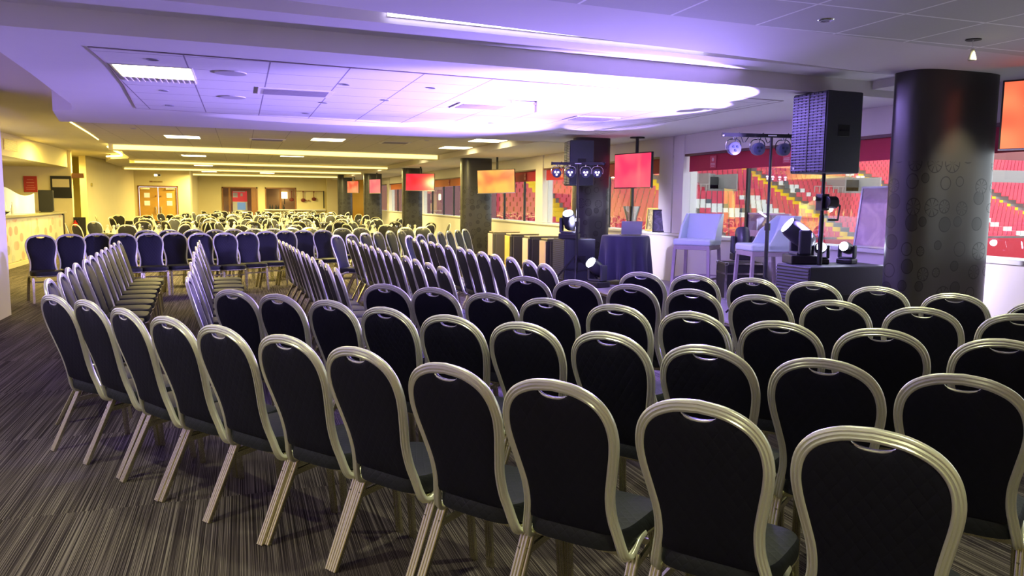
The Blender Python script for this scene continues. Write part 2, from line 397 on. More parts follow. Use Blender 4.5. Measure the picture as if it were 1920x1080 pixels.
# ---- pillars
def pillar_mat():
    m = mat('pillar_wrap', (.03, .03, .032), .34, spec=.4)
    nt = m.node_tree; b = nt.nodes['Principled BSDF']
    tc = N(nt, 'ShaderNodeTexCoord'); s = N(nt, 'ShaderNodeSeparateXYZ'); nt.links.new(tc.outputs['Object'], s.inputs[0])
    ang = math_n(nt, 'SUBTRACT', s.outputs[0], s.outputs[1])
    cb = N(nt, 'ShaderNodeCombineXYZ'); nt.links.new(ang, cb.inputs[0]); nt.links.new(s.outputs[2], cb.inputs[1])
    vo = N(nt, 'ShaderNodeTexVoronoi'); vo.voronoi_dimensions = '2D'; vo.inputs['Scale'].default_value = 5.2
    vo.inputs['Randomness'].default_value = .55
    nt.links.new(cb.outputs[0], vo.inputs['Vector'])
    d = vo.outputs['Distance']
    sc = N(nt, 'ShaderNodeSeparateColor'); nt.links.new(vo.outputs['Color'], sc.inputs[0])
    rad = math_n(nt, 'ADD', math_n(nt, 'MULTIPLY', sc.outputs[0], .22), .20)
    ring = math_n(nt, 'LESS_THAN', math_n(nt, 'ABSOLUTE', math_n(nt, 'SUBTRACT', d, rad)), .022)
    disc = math_n(nt, 'MULTIPLY', math_n(nt, 'LESS_THAN', d, rad), math_n(nt, 'GREATER_THAN', sc.outputs[1], .5))
    # spokes for wheel-like discs
    pv = N(nt, 'ShaderNodeVectorMath'); pv.operation = 'SUBTRACT'
    sv = N(nt, 'ShaderNodeVectorMath'); sv.operation = 'SCALE'; sv.inputs['Scale'].default_value = 6.5
    nt.links.new(cb.outputs[0], sv.inputs[0]); 
    ps = N(nt, 'ShaderNodeVectorMath'); ps.operation = 'SCALE'; ps.inputs['Scale'].default_value = 6.5
    nt.links.new(vo.outputs['Position'], ps.inputs[0])
    nt.links.new(cb.outputs[0], pv.inputs[0]); nt.links.new(vo.outputs['Position'], pv.inputs[1])
    s2 = N(nt, 'ShaderNodeSeparateXYZ'); nt.links.new(pv.outputs[0], s2.inputs[0])
    a2 = math_n(nt, 'ARCTAN2', s2.outputs[1], s2.outputs[0])
    sp = math_n(nt, 'GREATER_THAN', math_n(nt, 'ABSOLUTE', math_n(nt, 'SINE', math_n(nt, 'MULTIPLY', a2, 4.))), .96)
    spoke = math_n(nt, 'MULTIPLY', math_n(nt, 'MULTIPLY', sp, math_n(nt, 'LESS_THAN', d, rad)), math_n(nt, 'LESS_THAN', sc.outputs[1], .3))
    pat = math_n(nt, 'MAXIMUM', math_n(nt, 'MAXIMUM', ring, math_n(nt, 'MULTIPLY', disc, .55)), spoke)
    fade = math_n(nt, 'LESS_THAN', s.outputs[2], 1.95)
    pat = math_n(nt, 'MULTIPLY', pat, fade)
    nt.links.new(mixc(nt, pat, (.040, .038, .040), (.006, .006, .008)), b.inputs['Base Color'])
    ro = math_n(nt, 'ADD', math_n(nt, 'MULTIPLY', pat, .15), .30); nt.links.new(ro, b.inputs['Roughness'])
    return m
M_pil = pillar_mat()
pillars = [(5.93, 5.45, .49, .22, 2.72), (5.66, 12.32, .315, .18, 2.65), (5.70, 19.4, .40, .22, 2.65), (5.48, 26.3, .335, .22, 2.65), (5.15, 32.6, .37, .25, 2.65), (4.85, 39.3, .35, .3, 2.78)]
for k, (x, y, ra, rb, h) in enumerate(pillars):
    n = 72; v = []; f = []
    for z in (0, h):
        for i in range(n):
            a = 2 * PI * i / n; e = .62
            v.append((ra * math.copysign(abs(math.cos(a)) ** e, math.cos(a)), rb * math.copysign(abs(math.sin(a)) ** e, math.sin(a)), z))
    f = [(i, (i + 1) % n, (i + 1) % n + n, i + n) for i in range(n)] + [tuple(range(n, 2 * n))]
    o = MB().add(v, f).build('pillar', M_pil, smooth=.6); o.location = (x, y, 0); o['kind'] = 'structure'

# ---- doors, far openings
def door_leaf(n, x0, x1, hinge):
    o = MB().box(x0 + .01, x1 - .01, 37.33, 37.38, 0.01, 2.04).build('door_%d' % n, M_wood); o['kind'] = 'structure'
    for z in (1.35, 1.69):
        c = (x0 + x1) / 2 - .12 * hinge + .05 * hinge
        MB().box(c - .11, c + .11, 37.315, 37.335, z - .10, z + .10).build('pane', mat('door_pane', (.85, .80, .62), .3, emit=(1, .9, .6), estr=.25), o)
    hx = x1 - .1 if hinge > 0 else x0 + .1
    MB().cyl((hx, 37.325, 1.65), (hx, 37.30, 1.65), .035, 12).build('door_knob', M_brown, o)
    MB().box(hx - .015, hx + .015, 37.29, 37.33, .9, 1.2).build('door_handle', M_chrome, o)
    hx2 = x0 + .25 if hinge > 0 else x1 - .25
    MB().box(hx2 - .18, hx2 + .18, 37.27, 37.33, 1.94, 2.0).build('door_closer', M_chrome, o)
door_leaf(1, -4.12, -3.37, 1); door_leaf(2, -3.37, -2.62, -1)
struct('trim_42', MB().box(-4.18, -4.12, 37.28, 37.34, 0, 2.09).box(-2.62, -2.56, 37.28, 37.34, 0, 2.09).box(-4.18, -2.56, 37.28, 37.34, 2.05, 2.10), M_brown)
struct('trim_43', MB().box(-.92, -.86, 44.45, 44.7, 0, 2.2).box(-.60, -.50, 44.45, 44.7, 0, 2.15).box(.80, .88, 44.45, 44.7, 0, 2.2).box(-.92, .88, 44.45, 44.7, 2.14, 2.2).box(.55, .80, 44.5, 44.6, 0, 2.15), M_brown)
struct('trim_44', MB().box(1.25, 1.31, 44.45, 44.7, .9, 2.2).box(2.80, 2.86, 44.45, 44.7, .9, 2.2).box(1.25, 2.86, 44.45, 44.7, 2.14, 2.2).box(2.0, 2.1, 44.5, 44.6, .98, 2.14), M_brown)
o = MB().box(1.2, 4.4, 44.1, 44.5, .98, 1.04).build('serving_shelf', M_white); tag(o, 'long cream serving shelf under the hatch in the far back wall', 'shelf')
t = thing('wall_notice', 'red notice with white panels seen through the far doorway', 'poster', (0, 46.55, 0))
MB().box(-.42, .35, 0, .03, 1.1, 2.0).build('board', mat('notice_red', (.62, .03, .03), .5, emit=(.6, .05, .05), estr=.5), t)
MB().box(-.40, -.15, -.012, 0, 1.65, 1.92).box(.0, .12, -.012, 0, 1.72, 1.88).box(-.38, .25, -.012, 0, 1.95, 1.99).build('paper_panel', M_white, t)
t = thing('glass_fronted_cooler', 'blue and white drinks cooler standing inside the far doorway', 'cooler', (-.05, 45.9, 0))
MB().box(-.36, .40, -.2, .3, 0, 1.42).build('body', M_white, t)
MB().box(-.12, .30, -.22, -.2, .98, 1.38).build('glass_door', mat('cooler_blue', (.10, .22, .45), .2, emit=(.2, .35, .6), estr=.5), t)
t = thing('back_lamp', 'small bright square lamp inside the hatch in the far wall', 'lamp', (2.35, 46.4, 0))
MB().box(-.16, .16, -.05, 0, 1.62, 1.98).build('lamp_shade', mat('hatch_lamp', (1, 1, .8), .5, emit=(1, .95, .5), estr=5), t)
MB().box(-.02, .02, -.03, .1, 1.3, 1.62).build('bracket', M_black, t)
for k, (x, z, w) in enumerate(((1.5, 1.06, .10), (1.62, 1.10, .08), (1.8, 1.08, .12), (1.92, 1.15, .07), (2.2, 1.05, .10))):
    o = MB().lathe([(w * .5, 0), (w * .55, .10), (w * .3, .16), (w * .2, .24), (0, .24)], 12).build('jar', M_black, smooth=True)
    o.location = (x, 44.42, 1.04); tag(o, 'small dark jar standing on the far serving hatch shelf', 'jar', 'jars on the hatch shelf')
rail = thing('utensil_rail', 'thin dark rail fixed high on the far wall beside the hatch', 'rail', (0, 44.4, 0))
MB().bar((2.7, 0, 2.03), (4.35, 0, 2.02), .03).build('rod', M_brown, rail)
MB().box(4.30, 4.36, -.02, .02, 1.1, 2.05).build('end_post', M_black, rail)
for x, L, lab in ((2.62, .62, 'red-brown long-handled ladle ornament hanging in front of the hatch, leftmost of three'),
                  (3.23, .66, 'red-brown long-handled ladle ornament hanging on the far cream wall, middle of three'),
                  (3.80, .56, 'dark long-handled ladle ornament hanging on the far cream wall, rightmost of three')):
    m = MB(); m.cyl((x, 44.38, 2.03), (x, 44.38, 2.03 - L * .65), .018, 8); m.box(x - .03, x + .03, 44.35, 44.40, 1.96, 2.03)
    m.lathe([(.035, .03), (.10, 0), (.13, -.06), (.10, -.14), (.0, -.17)], 16, Matrix.Translation((x, 44.38, 2.03 - L * .65)) @ Matrix.Scale(.3, 4, (0, 1, 0)))
    o = m.build('hanging_ladle', mat('dark_red_paint', (.16, .02, .012), .5)); tag(o, lab, 'wall ornament')
for x in (3.38, 3.52):
    o = MB().cyl((x, 44.46, 1.52), (x, 44.40, 1.52), .045, 10).build('wall_hook', M_brown); tag(o, 'small dark round hook on the far wall below the ladles', 'hook', 'hooks on the far wall')
t = thing('exit_sign', 'small lit emergency sign hanging above the golden double doors', 'sign', (-3.35, 37.1, 0))
MB().box(-.14, .14, -.02, .02, 2.50, 2.60).build('case', M_white, t); MB().box(-.12, -.01, -.03, -.02, 2.51, 2.59).build('lamp', mat('exit_glow', (1, 1, .8), .5, emit=(1, 1, .7), estr=4), t)
MB().box(.02, .12, -.03, -.02, 2.52, 2.58).build('symbol', M_black, t)
t = thing('door_sign', 'small dark lettered sign on the wall above the golden double doors', 'sign', (-3.45, 37.28, 0))
MB().box(-.25, .28, 0, .02, 2.24, 2.31).build('plate', mat('sign_plate', (.5, .4, .15), .5), t)
MB().box(-.22, -.12, -.01, 0, 2.25, 2.30).box(-.08, .05, -.01, 0, 2.255, 2.28).box(.08, .25, -.01, 0, 2.255, 2.28).build('lettering', M_brown, t)

# ================================================================== CHAIRS
prof = []
for i in range(28):
    a = 2 * PI * i / 28
    x, y = .0185 * math.copysign(abs(math.cos(a)) ** .7, math.cos(a)), .0115 * math.copysign(abs(math.sin(a)) ** .55, math.sin(a))
    if abs(abs(x) - .0065) < .0024: y *= .62
    prof.append((x, y))
half = [(.200, .04, .386), (.204, -.02, .378), (.208, -.062, .362), (.208, -.095, .352), (.204, -.122, .362), (.196, -.138, .395), (.185, -.150, .440), (.172, -.168, .500), (.172, -.190, .575), (.188, -.214, .655),
        (.206, -.239, .735), (.210, -.258, .798), (.194, -.276, .857), (.153, -.290, .902), (.083, -.299, .931), (0, -.302, .940)]
hp = crom(half, 4)
full = hp + [Vector((-p.x, p.y, p.z)) for p in hp[::-1][1:]]
def back_y(z): return -.150 - (z - .44) * .304
def frame_w(z):
    q = [p for p in hp if p.z > .40 and p.y < -.13]
    for a, b in zip(q, q[1:]):
        if a.z <= z <= b.z: return a.x + (b.x - a.x) * (z - a.z) / max(1e-6, b.z - a.z)
    return q[0].x if z < q[0].z else 0
def back_panel(rings=(1, .985, .93, .8, .55, .25), nz=20):
    out = []
    zs = [.440 + (.903 - .440) * i / (nz - 1) for i in range(nz)]
    R = [(frame_w(z) - .009, z) for z in zs]
    top = []
    for x in (.115, .085, .066): top.append((x, .944 - .0105 - (x / .19) ** 2 * .062 ))
    dip = [(.060 * math.cos(a), .918 - .017 * math.sin(a)) for a in [i * PI / 8 for i in range(9)]]
    pts = [(-.10, .433), (0, .431), (.10, .433)] + R + [p for p in top if p[1] > .905] + dip + [(-x, z) for x, z in top[::-1] if z > .905] + [(-x, z) for x, z in R[::-1]]
    c = (0, .70); k = len(pts); v = []; f = []
    m = MB()
    for side, sgn in ((0, 1), (1, -1)):
        base = len(v)
        for s in rings:
            for x, z in pts:
                X = c[0] + (x - c[0]) * s; Z = c[1] + (z - c[1]) * s
                th = .006 + (.020 if sgn > 0 else .010) * math.sqrt(max(0, 1 - s ** 6))
                v.append((X, back_y(Z) + sgn * th, Z))
        v.append((0, back_y(.70) + sgn * (.006 + (.020 if sgn > 0 else .010)), .70)); ci = len(v) - 1
        nr = len(rings)
        for r in range(nr - 1):
            for i in range(k):
                j = (i + 1) % k; q = (base + r * k + i, base + r * k + j, base + (r + 1) * k + j, base + (r + 1) * k + i)
                f.append(q if sgn > 0 else q[::-1])
        for i in range(k):
            j = (i + 1) % k; q = (base + (nr - 1) * k + i, base + (nr - 1) * k + j, ci); f.append(q if sgn > 0 else q[::-1])
    nb = len(rings) * k + 1
    for i in range(k):
        j = (i + 1) % k; f.append((i, nb + i, nb + j, j))
    m.add(v, f); return m
def seat_mb(n=40):
    pts = []
    for i in range(n):
        a = 2 * PI * i / n; cx = math.copysign(abs(math.cos(a)) ** .45, math.cos(a)); cy = math.copysign(abs(math.sin(a)) ** .45, math.sin(a))
        y = .035 + .195 * cy; w = .212 + .008 * cy; pts.append((w * cx, y))
    v = []; f = []; L = [(.90, .374), (.985, .378), (1.0, .395), (.995, .434), (.96, .446), (.80, .453), (.45, .457)]
    for s, z in L:
        for x, y in pts: v.append((x * s, .035 + (y - .035) * s, z))
    for r in range(len(L) - 1):
        for i in range(n):
            j = (i + 1) % n; f.append((r * n + i, r * n + j, (r + 1) * n + j, (r + 1) * n + i))
    f.append(tuple(range(n - 1, -1, -1))); f.append(tuple((len(L) - 1) * n + i for i in range(n)))
    return MB().add(v, f)
leg_prof = []
for k in range(19):
    u = k / 18; leg_prof.append((-.019 + .038 * u, .0115 * (.62 + .38 * abs(math.sin(3 * PI * u)) ** .6)))
leg_prof = leg_prof[::-1] + [(x, -y) for x, y in leg_prof]
rear_prof = [(a * 1.12, b * 1.1) for a, b in leg_prof]
CH_SCALE = Matrix.Diagonal((.94, 1, 1.045, 1)); K = .93
def make_chair():
    t = thing('banquet_chair', 'x', 'chair')
    MB().sweep(full, prof, (0, 1, 0)).build('back_frame', M_alu, t, smooth=.55)
    br = back_panel().build('backrest', M_fab, t, smooth=.9)
    MB().tube([(.062 * math.cos(a), back_y(.91) - .004, .918 - .020 * math.sin(a)) for a in [i * PI / 10 for i in range(11)]], .0035, 6).build('handle_trim', M_alu, t, smooth=True)
    seat_mb().build('seat', M_fabseat, t, smooth=.6)
    rail = crom([(.200, .03, .384), (.198, .08, .380), (.194, .17, .380), (.150, .212, .380), (0, .216, .380), (-.150, .212, .380), (-.194, .17, .380), (-.198, .08, .380), (-.200, .03, .384)], 4)
    MB().sweep(rail, [(a * .8, b * .9) for a, b in prof], (0, 0, 1)).bar((-.20, -.085, .360), (.20, -.085, .360), .022, .022).build('seat_frame', M_alud, t, smooth=.9)
    for s in (-1, 1):
        MB().sweep([(s * .217, -.070, .358), (s * .221, -.255, .0)], rear_prof, (0, 1, .3)).build('leg', M_alud, t, smooth=.35)
        MB().sweep([(s * .190, .165, .378), (s * .194, .185, .2), (s * .198, .205, .0)], leg_prof, (0, 1, 0)).build('leg', M_alud, t, smooth=.35)
        MB().bar((s * .208, -.115, .285), (s * .192, .17, .310), .012, .026).build('stretcher', M_alud, t)
    MB().bar((-.176, .176, .30), (.176, .176, .30), .012, .02).build('cross_rail', M_alud, t)
    for ch in t.children: ch.data.transform(CH_SCALE)
    return t
proto = make_chair(); proto_used = [False]
def put_chair(x, y, rz, label, group):          # x, y: the point below the top of the back
    x = x * K - math.sin(rz) * .302; y = y * K + math.cos(rz) * .302
    if not proto_used[0]:
        proto_used[0] = True; proto.location = (x, y, 0); proto.rotation_euler = (0, 0, rz); proto['label'] = label; proto['group'] = group; return proto
    return dup(proto, (x, y, 0), rz, label, group)
ORD = ['first', 'second', 'third', 'fourth', 'fifth', 'sixth', 'seventh', 'eighth', 'ninth', 'tenth', 'eleventh', 'twelfth', 'thirteenth', 'fourteenth']
rows = {
 'nearest': [(1.62, 1.68), (1.32, 2.09), (0.99, 2.49), (0.7, 2.86), (0.42, 3.29), (0.15, 3.68), (-0.14, 4.05), (-0.4, 4.43), (-0.66, 4.83), (-0.92, 5.28), (-1.16, 5.61)],
 'second nearest': [(2.47, 2.14), (2.18, 2.53), (1.88, 2.92), (1.62, 3.36), (1.33, 3.75), (1.03, 4.1), (0.75, 4.5), (0.48, 4.91), (0.19, 5.31), (-0.09, 5.65)],
 'third nearest': [(3.33, 2.67), (3.0, 3.08), (2.66, 3.43), (2.4, 3.87), (2.12, 4.27), (1.82, 4.67), (1.55, 5.04), (1.26, 5.45), (0.97, 5.77)],
 'fourth nearest': [(4.22, 3.28), (3.89, 3.67), (3.61, 4.1), (3.31, 4.48), (3.04, 4.9), (2.76, 5.31), (2.48, 5.72), (2.2, 6.09)],
 'fifth nearest': [(4.90, 3.66), (4.74, 4.2), (4.55, 4.71), (4.31, 5.14), (4.02, 5.53), (3.68, 5.90), (3.35, 6.24)],
}
for nm, L in rows.items():
    n = len(L)
    for i, (x, y) in enumerate(L):
        a = L[max(0, i - 1)]; b = L[min(n - 1, i + 1)]
        t = Vector((b[0] - a[0], b[1] - a[1])).normalized()
        if nm == 'fifth nearest': t = (t + 2 * Vector((-.60, .80))).normalized()
        f = Vector((t.y, -t.x)); rz = heading(f.x, f.y) + random.uniform(-.02, .02)
        k = 'diagonal rows facing the stage'
        lab = 'black silver-framed chair seen from behind, %s from the right in the %s row' % (ORD[i], nm)
        put_chair(x + .018, y - .012, rz, lab, nm + ' diagonal row of chairs')
# side rows running away from the camera, facing right
cols_ = [(-1.40, 6.72, -1.68, 12.45, 12, 'leftmost'), (-.42, 6.62, -.60, 12.4, 12, 'second from left'), (.79, 7.25, .55, 12.5, 12, 'middle'),
         (1.77, 7.2, 1.61, 12.65, 12, 'second from right'), (2.87, 7.3, 2.67, 12.65, 12, 'rightmost')]
for x0, y0, x1, y1, n, nm in cols_:
    for i in range(n):
        u = i / (n - 1); x = x0 + (x1 - x0) * u + random.uniform(-.015, .015); y = y0 + (y1 - y0) * u
        rz = heading(1, .04) + random.uniform(-.03, .03)
        put_chair(x, y, rz, 'side-on black chair, %s from the near end of the %s side row' % (ORD[i], nm), nm + ' row of side-on chairs')
# far rows facing back towards the camera
F = [(-3.13, 14.72), (-2.75, 15.0), (-2.38, 15.2), (-1.96, 15.12), (-1.56, 15.3), (-1.17, 15.5), (-.72, 15.25), (-.30, 15.3), (.08, 15.7), (.44, 16.0), (.82, 16.25), (1.18, 16.5), (1.58, 16.6)]
for i, (x, y) in enumerate(F):
    rz = heading(.30, -.95) + random.uniform(-.05, .05)
    put_chair(x, y, rz, 'front-facing dark chair, %s from the left in the long row across the hall' % ORD[i], 'long row of chairs across the hall')
F2 = [(1.57, 14.14), (1.89, 14.61), (2.21, 15.08), (2.53, 15.55), (2.86, 16.02), (3.18, 16.49)]
F3 = [(2.81, 13.83), (3.12, 14.33), (3.44, 14.84), (3.75, 15.35), (4.06, 15.85), (4.38, 16.36), (4.69, 16.86)]
for L, nm in ((F2, 'left'), (F3, 'right')):
    for i, (x, y) in enumerate(L):
        rz = heading(.82, -.57) + random.uniform(-.04, .04)
        put_chair(x, y, rz, 'purple-lit chair, %s from the near end of the %s angled far row' % (ORD[i], nm), nm + ' angled far row of chairs')
G = [(-1.75, 16.74), (-1.35, 16.9), (-0.90, 17.0), (-0.50, 16.9), (-0.16, 17.24), (0.25, 17.6), (0.63, 17.59), (1.03, 17.87), (1.43, 18.1), (2.1, 17.6), (2.55, 17.9), (3.6, 18.1), (4.05, 18.3)]
for i, (x, y) in enumerate(G):
    rz = heading(.25, -.97) + random.uniform(-.08, .08)
    put_chair(x, y, rz, 'dark chair %s from the left in the broken row just before the tables' % ORD[i], 'row of chairs before the banquet tables')

# ---- simplified chair for the far banquet tables (a few pixels each)
fc = MB()
fc.mt(0).sweep([p for i, p in enumerate(full) if i % 2 == 0 or i == len(full) - 1], [(.016, 0), (0, .011), (-.016, 0), (0, -.011)], (0, 1, 0))
for s in (-1, 1):
    fc.bar((s * .175, -.15, .40), (s * .184, -.335, 0), .03, .02); fc.bar((s * .175, .17, .40), (s * .184, .205, 0), .03, .02)
fc.mt(1)
q = back_panel((1, .9, .5), 8); fc.add(q.v, q.f)
q = seat_mb(16); fc.add(q.v, q.f)
far_mesh = fc.mesh('far_chair', [M_alufar, M_fabfar], smooth=.8); far_mesh.transform(CH_SCALE)
FAR = []
def far_chair(x, y, rz, lab, grp):
    o = bpy.data.objects.new('banquet_chair', far_mesh); COL.objects.link(o); o.location = (x, y, 0); o.rotation_euler = (0, 0, rz)
    tag(o, lab, 'chair', grp); FAR.append(o)
# wine glass, plate, napkin meshes
gm = MB().lathe([(.034, 0), (.034, .003), (.005, .008), (.004, .085), (.018, .10), (.036, .13), (.038, .165), (.030, .20), (.028, .20), (.035, .165), (.033, .132), (.0, .104)], 12).mesh('wine_glass', M_crystal, smooth=True)
pm = MB().lathe([(.09, 0), (.135, .016), (.132, .018), (.09, .006), (0, .005)], 20).mesh('dinner_plate', M_china, smooth=True)
nm_ = MB().lathe([(.05, 0), (.06, .04), (.02, .12), (.035, .17), (.0, .20)], 6).mesh('folded_napkin', mat('cream_napkin', (.85, .80, .62), .8))
cloth_pts = []
def round_cloth(R=.85, h=.74, drop=.70, n=96, folds=14, amp=.05):
    v = []; f = []; L = [(0, 0), (.6, 0), (.97, 0), (1.0, .01), (1.02, .08), (1.03, .35), (1.05, .7), (1.06, 1.0)]
    for r, d in L[1:]:
        for i in range(n):
            a = 2 * PI * i / n; w = amp * d * math.cos(folds * a + 1.3 * math.sin(3 * a)) * R
            rr = R * r + w; v.append((rr * math.cos(a), rr * math.sin(a), h - drop * d + (.012 * math.sin(5 * a) * d)))
    k = len(L) - 1; v.append((0, 0, h))
    for r in range(k - 1):
        for i in range(n):
            j = (i + 1) % n; f.append((r * n + i, (r + 1) * n + i, (r + 1) * n + j, r * n + j))
    for i in range(n): f.append((i, (i + 1) % n, len(v) - 1))
    return MB().add(v, f)
cl_mesh = round_cloth().mesh('tablecloth', M_clothb, smooth=True)
tb = MB().lathe([(.84, .715), (.84, .735)], 40).mesh('tabletop', M_brown)
lg = MB().bar((0, 0, 0), (0, 0, .715), .03).mesh('leg', M_blackm)
tabs = [(-2.3, 20.2), (.75, 20.0), (3.65, 20.2), (-.8, 23.0), (2.2, 23.1), (-2.3, 26.0), (.75, 26.1), (3.65, 26.0), (-.6, 29.0), (2.2, 29.1),
        (-1.7, 32.3), (1.1, 32.1), (3.6, 32.2), (-.6, 35.1), (2.2, 35.0), (1.1, 38.0), (3.5, 38.2), (-.4, 41.0), (2.5, 41.0)]
rowname = {0: 'just behind the chair rows', 1: 'mid dining area', 2: 'deep in the hall', 3: 'near the back wall'}
xn = lambda x: 'left' if x < -1 else ('centre' if x < 2 else 'right')
nfar = 0
for ti, (tx, ty) in enumerate(tabs):
    zone = 0 if ty < 22 else 1 if ty < 28 else 2 if ty < 34 else 3
    t = thing('round_table', 'black-clothed round table %s, %s from the left' % (rowname[zone], ORD[sum(1 for a in tabs if (0 if a[1] < 22 else 1 if a[1] < 28 else 2 if a[1] < 34 else 3) == zone and a < (tx, ty))]), 'table', (tx, ty, 0), 0, 'round banquet tables')
    o = bpy.data.objects.new('tabletop', tb); COL.objects.link(o); o.parent = t
    for a in range(4):
        o = bpy.data.objects.new('leg', lg); COL.objects.link(o); o.parent = t; o.location = (.5 * math.cos(a * PI / 2 + .7), .5 * math.sin(a * PI / 2 + .7), 0)
    o = bpy.data.objects.new('tablecloth', cl_mesh); COL.objects.link(o); o.location = (tx, ty, .001); o.rotation_euler = (0, 0, ti)
    tag(o, 'black cloth draped over the round tables of the dining area', 'tablecloth', 'black cloths on the round tables')
    nch = 8
    for c in range(nch):
        if nfar >= 146: break
        a = 2 * PI * (c + .35 * (ti % 3)) / nch; rr = 1.17 + random.uniform(-.04, .08)
        if any(abs(tx + rr * math.cos(a) - p[0]) < p[2] + .34 and abs(ty + rr * math.sin(a) - p[1]) < p[3] + .34 for p in pillars): continue
        far_chair(tx + rr * math.cos(a), ty + rr * math.sin(a), heading(-math.cos(a), -math.sin(a)) + random.uniform(-.2, .2),
                  'dark chair with pale frame pushed up to a round dining table', 'chairs around the round dining tables'); nfar += 1
    for c in range(nch):
        a = 2 * PI * (c + .35 * (ti % 3)) / nch + .02
        def mk(nm, me, r, da, dz, lab, cat, grp, sc=1.):
            o = bpy.data.objects.new(nm, me); COL.objects.link(o); o.location = (tx + r * math.cos(a + da), ty + r * math.sin(a + da), .742 + dz); o.rotation_euler = (0, 0, random.uniform(0, 6)); tag(o, lab, cat, grp)
            o.scale = (sc, sc, sc)
        mk('dinner_plate', pm, .62, 0, 0, 'white dinner plate laid on a round dining table', 'plate', 'plates on the round tables')
        mk('wine_glass', gm, .50, .30, 0, 'clear stemmed wine glass standing on a round dining table', 'glass', 'wine glasses on the round tables')
        mk('folded_napkin', nm_, .62, 0, .02, 'cream napkin folded upright on a dining plate', 'napkin', 'napkins on the round tables')
# small square table group by the cream wall
t = thing('side_table', 'dark cloth-covered table beside the cream wall left of the golden doors', 'table', (-3.45, 30.6, 0))
MB().box(-.75, .75, -.4, .4, .70, .74).build('tabletop', M_brown, t)
m = MB()
nq = 60; pts = []
for i in range(nq):
    a = 2 * PI * i / nq; pts.append((.80 * math.copysign(abs(math.cos(a)) ** .4, math.cos(a)) * (1 + .015 * math.sin(a * 13)), .44 * math.copysign(abs(math.sin(a)) ** .4, math.sin(a)) * (1 + .03 * math.sin(a * 17))))
m.prism(pts, .05, .755); m.build('table_cover', M_clothb, t)
for s in (-1, 1):
    for u in (-1, 1): MB().bar((s * .7, u * .35, 0), (s * .7, u * .35, .7), .04).build('leg', M_blackm, t)
for x, y, f, lab in ((-3.92, 29.75, (0, 1), 'dark chair seen from behind at the cloth-covered table by the cream wall, left one'),
                     (-3.05, 29.8, (0, 1), 'dark chair seen from behind at the cloth-covered table by the cream wall, right one'),
                     (-4.22, 28.9, (1, .2), 'dark chair turned sideways beside the cream wall, leftmost of that group')):
    far_chair(x, y, heading(*f), lab, 'chairs by the cream wall')

m = MB(); random.seed(3)
for k in range(7):
    cx, cy, cz = random.uniform(-.22, .22), random.uniform(-.12, .12), .62 + .05 * k - .16 * abs(k - 3) * .5
    v = []; f = []
    for i in range(7):
        for j in range(12):
            th = PI * (i + .5) / 7; ph = 2 * PI * j / 12; r = .17 + random.uniform(-.025, .03)
            v.append((cx + r * math.sin(th) * math.cos(ph), cy + r * .8 * math.sin(th) * math.sin(ph), cz + 1.25 * r * math.cos(th)))
    for i in range(6):
        for j in range(12): f.append((i * 12 + j, (i + 1) * 12 + j, (i + 1) * 12 + (j + 1) % 12, i * 12 + (j + 1) % 12))
    m.add(v, f)
m.prism([(-.28, -.16), (.26, -.2), (.32, .14), (-.2, .2)], 0.0, .60)
o = m.build('heaped_coats', M_clothb, smooth=True); o.location = (3.42, 17.9, .0); tag(o, 'black coats heaped over a seat beside the dining tables near the pillar', 'coats')
t = thing('orange_placard', 'small orange placard on a thin stand behind the long row of chairs', 'placard', (1.40, 17.6, 0))
MB().cyl((0, 0, 0), (0, 0, .02), .13, 18).cyl((0, 0, 0), (0, 0, .72), .012, 8).build('stand', M_blackm, t)
MB().box(-.12, .12, -.01, .01, .72, .96).build('board', mat('placard_orange', (.95, .38, .03), .5), t)

# ================================================================== STAGE
st = thing('stage_platform', 'low dark stage platform in front of the windows', 'stage', (0, 0, 0))
sp = [(4.92, 11.9), (4.86, 9.9), (4.98, 7.6), (4.98, 5.95), (6.62, 5.95), (6.62, 12.10), (5.0, 12.10)]
MB().prism(sp, .24, .30).build('deck', mat('stage_deck', (.30, .27, .30), .55, noise=.12, nscale=5), st)
MB().prism([(x + (.03 if x < 5.5 else -.02), y) for x, y in sp], 0, .24).build('skirt', M_clothb, st)
MB().sweep([(4.91, 11.9, .27), (4.85, 9.9, .27), (4.97, 7.6, .27), (4.97, 5.95, .27)], [(.012, .012), (-.012, .012), (-.012, -.012), (.012, -.012)], (0, 0, 1)).build('edge_trim', M_alud, st)
SZ = .30

# --- draped table with laptop
t = thing('draped_table', 'round table under a dark blue cloth on the stage, laptop on top', 'table', (5.74, 11.15, SZ))
MB().lathe([(.36, .73), (.36, .75)], 32).build('tabletop', M_brown, t)
MB().cyl((0, 0, 0), (0, 0, .73), .04).build('leg', M_blackm, t)
o = round_cloth(.37, .757, .68, 120, 11, .17).build('tablecloth', M_cloth, None, smooth=True); o.location = (5.74, 11.15, SZ)
tag(o, 'dark blue cloth hanging in folds from the small round stage table', 'tablecloth')
t = thing('laptop', 'open silver laptop on the dark blue draped table', 'laptop', (5.80, 11.10, SZ + .765), heading(.35, .93))
MB().box(-.16, .16, -.11, .11, 0, .015).build('base', M_alud, t, bevel=.003)
MB().box(-.16, .16, 0, .008, 0, .22, Matrix.Translation((0, -.11, .012)) @ Matrix.Rotation(math.radians(20), 4, 'X')).build('screen', mat('laptop_lid', (.55, .56, .68), .35, .4), t)
MB().box(-.13, .13, -.06, .08, .0155, .018).build('keyboard', M_black, t)

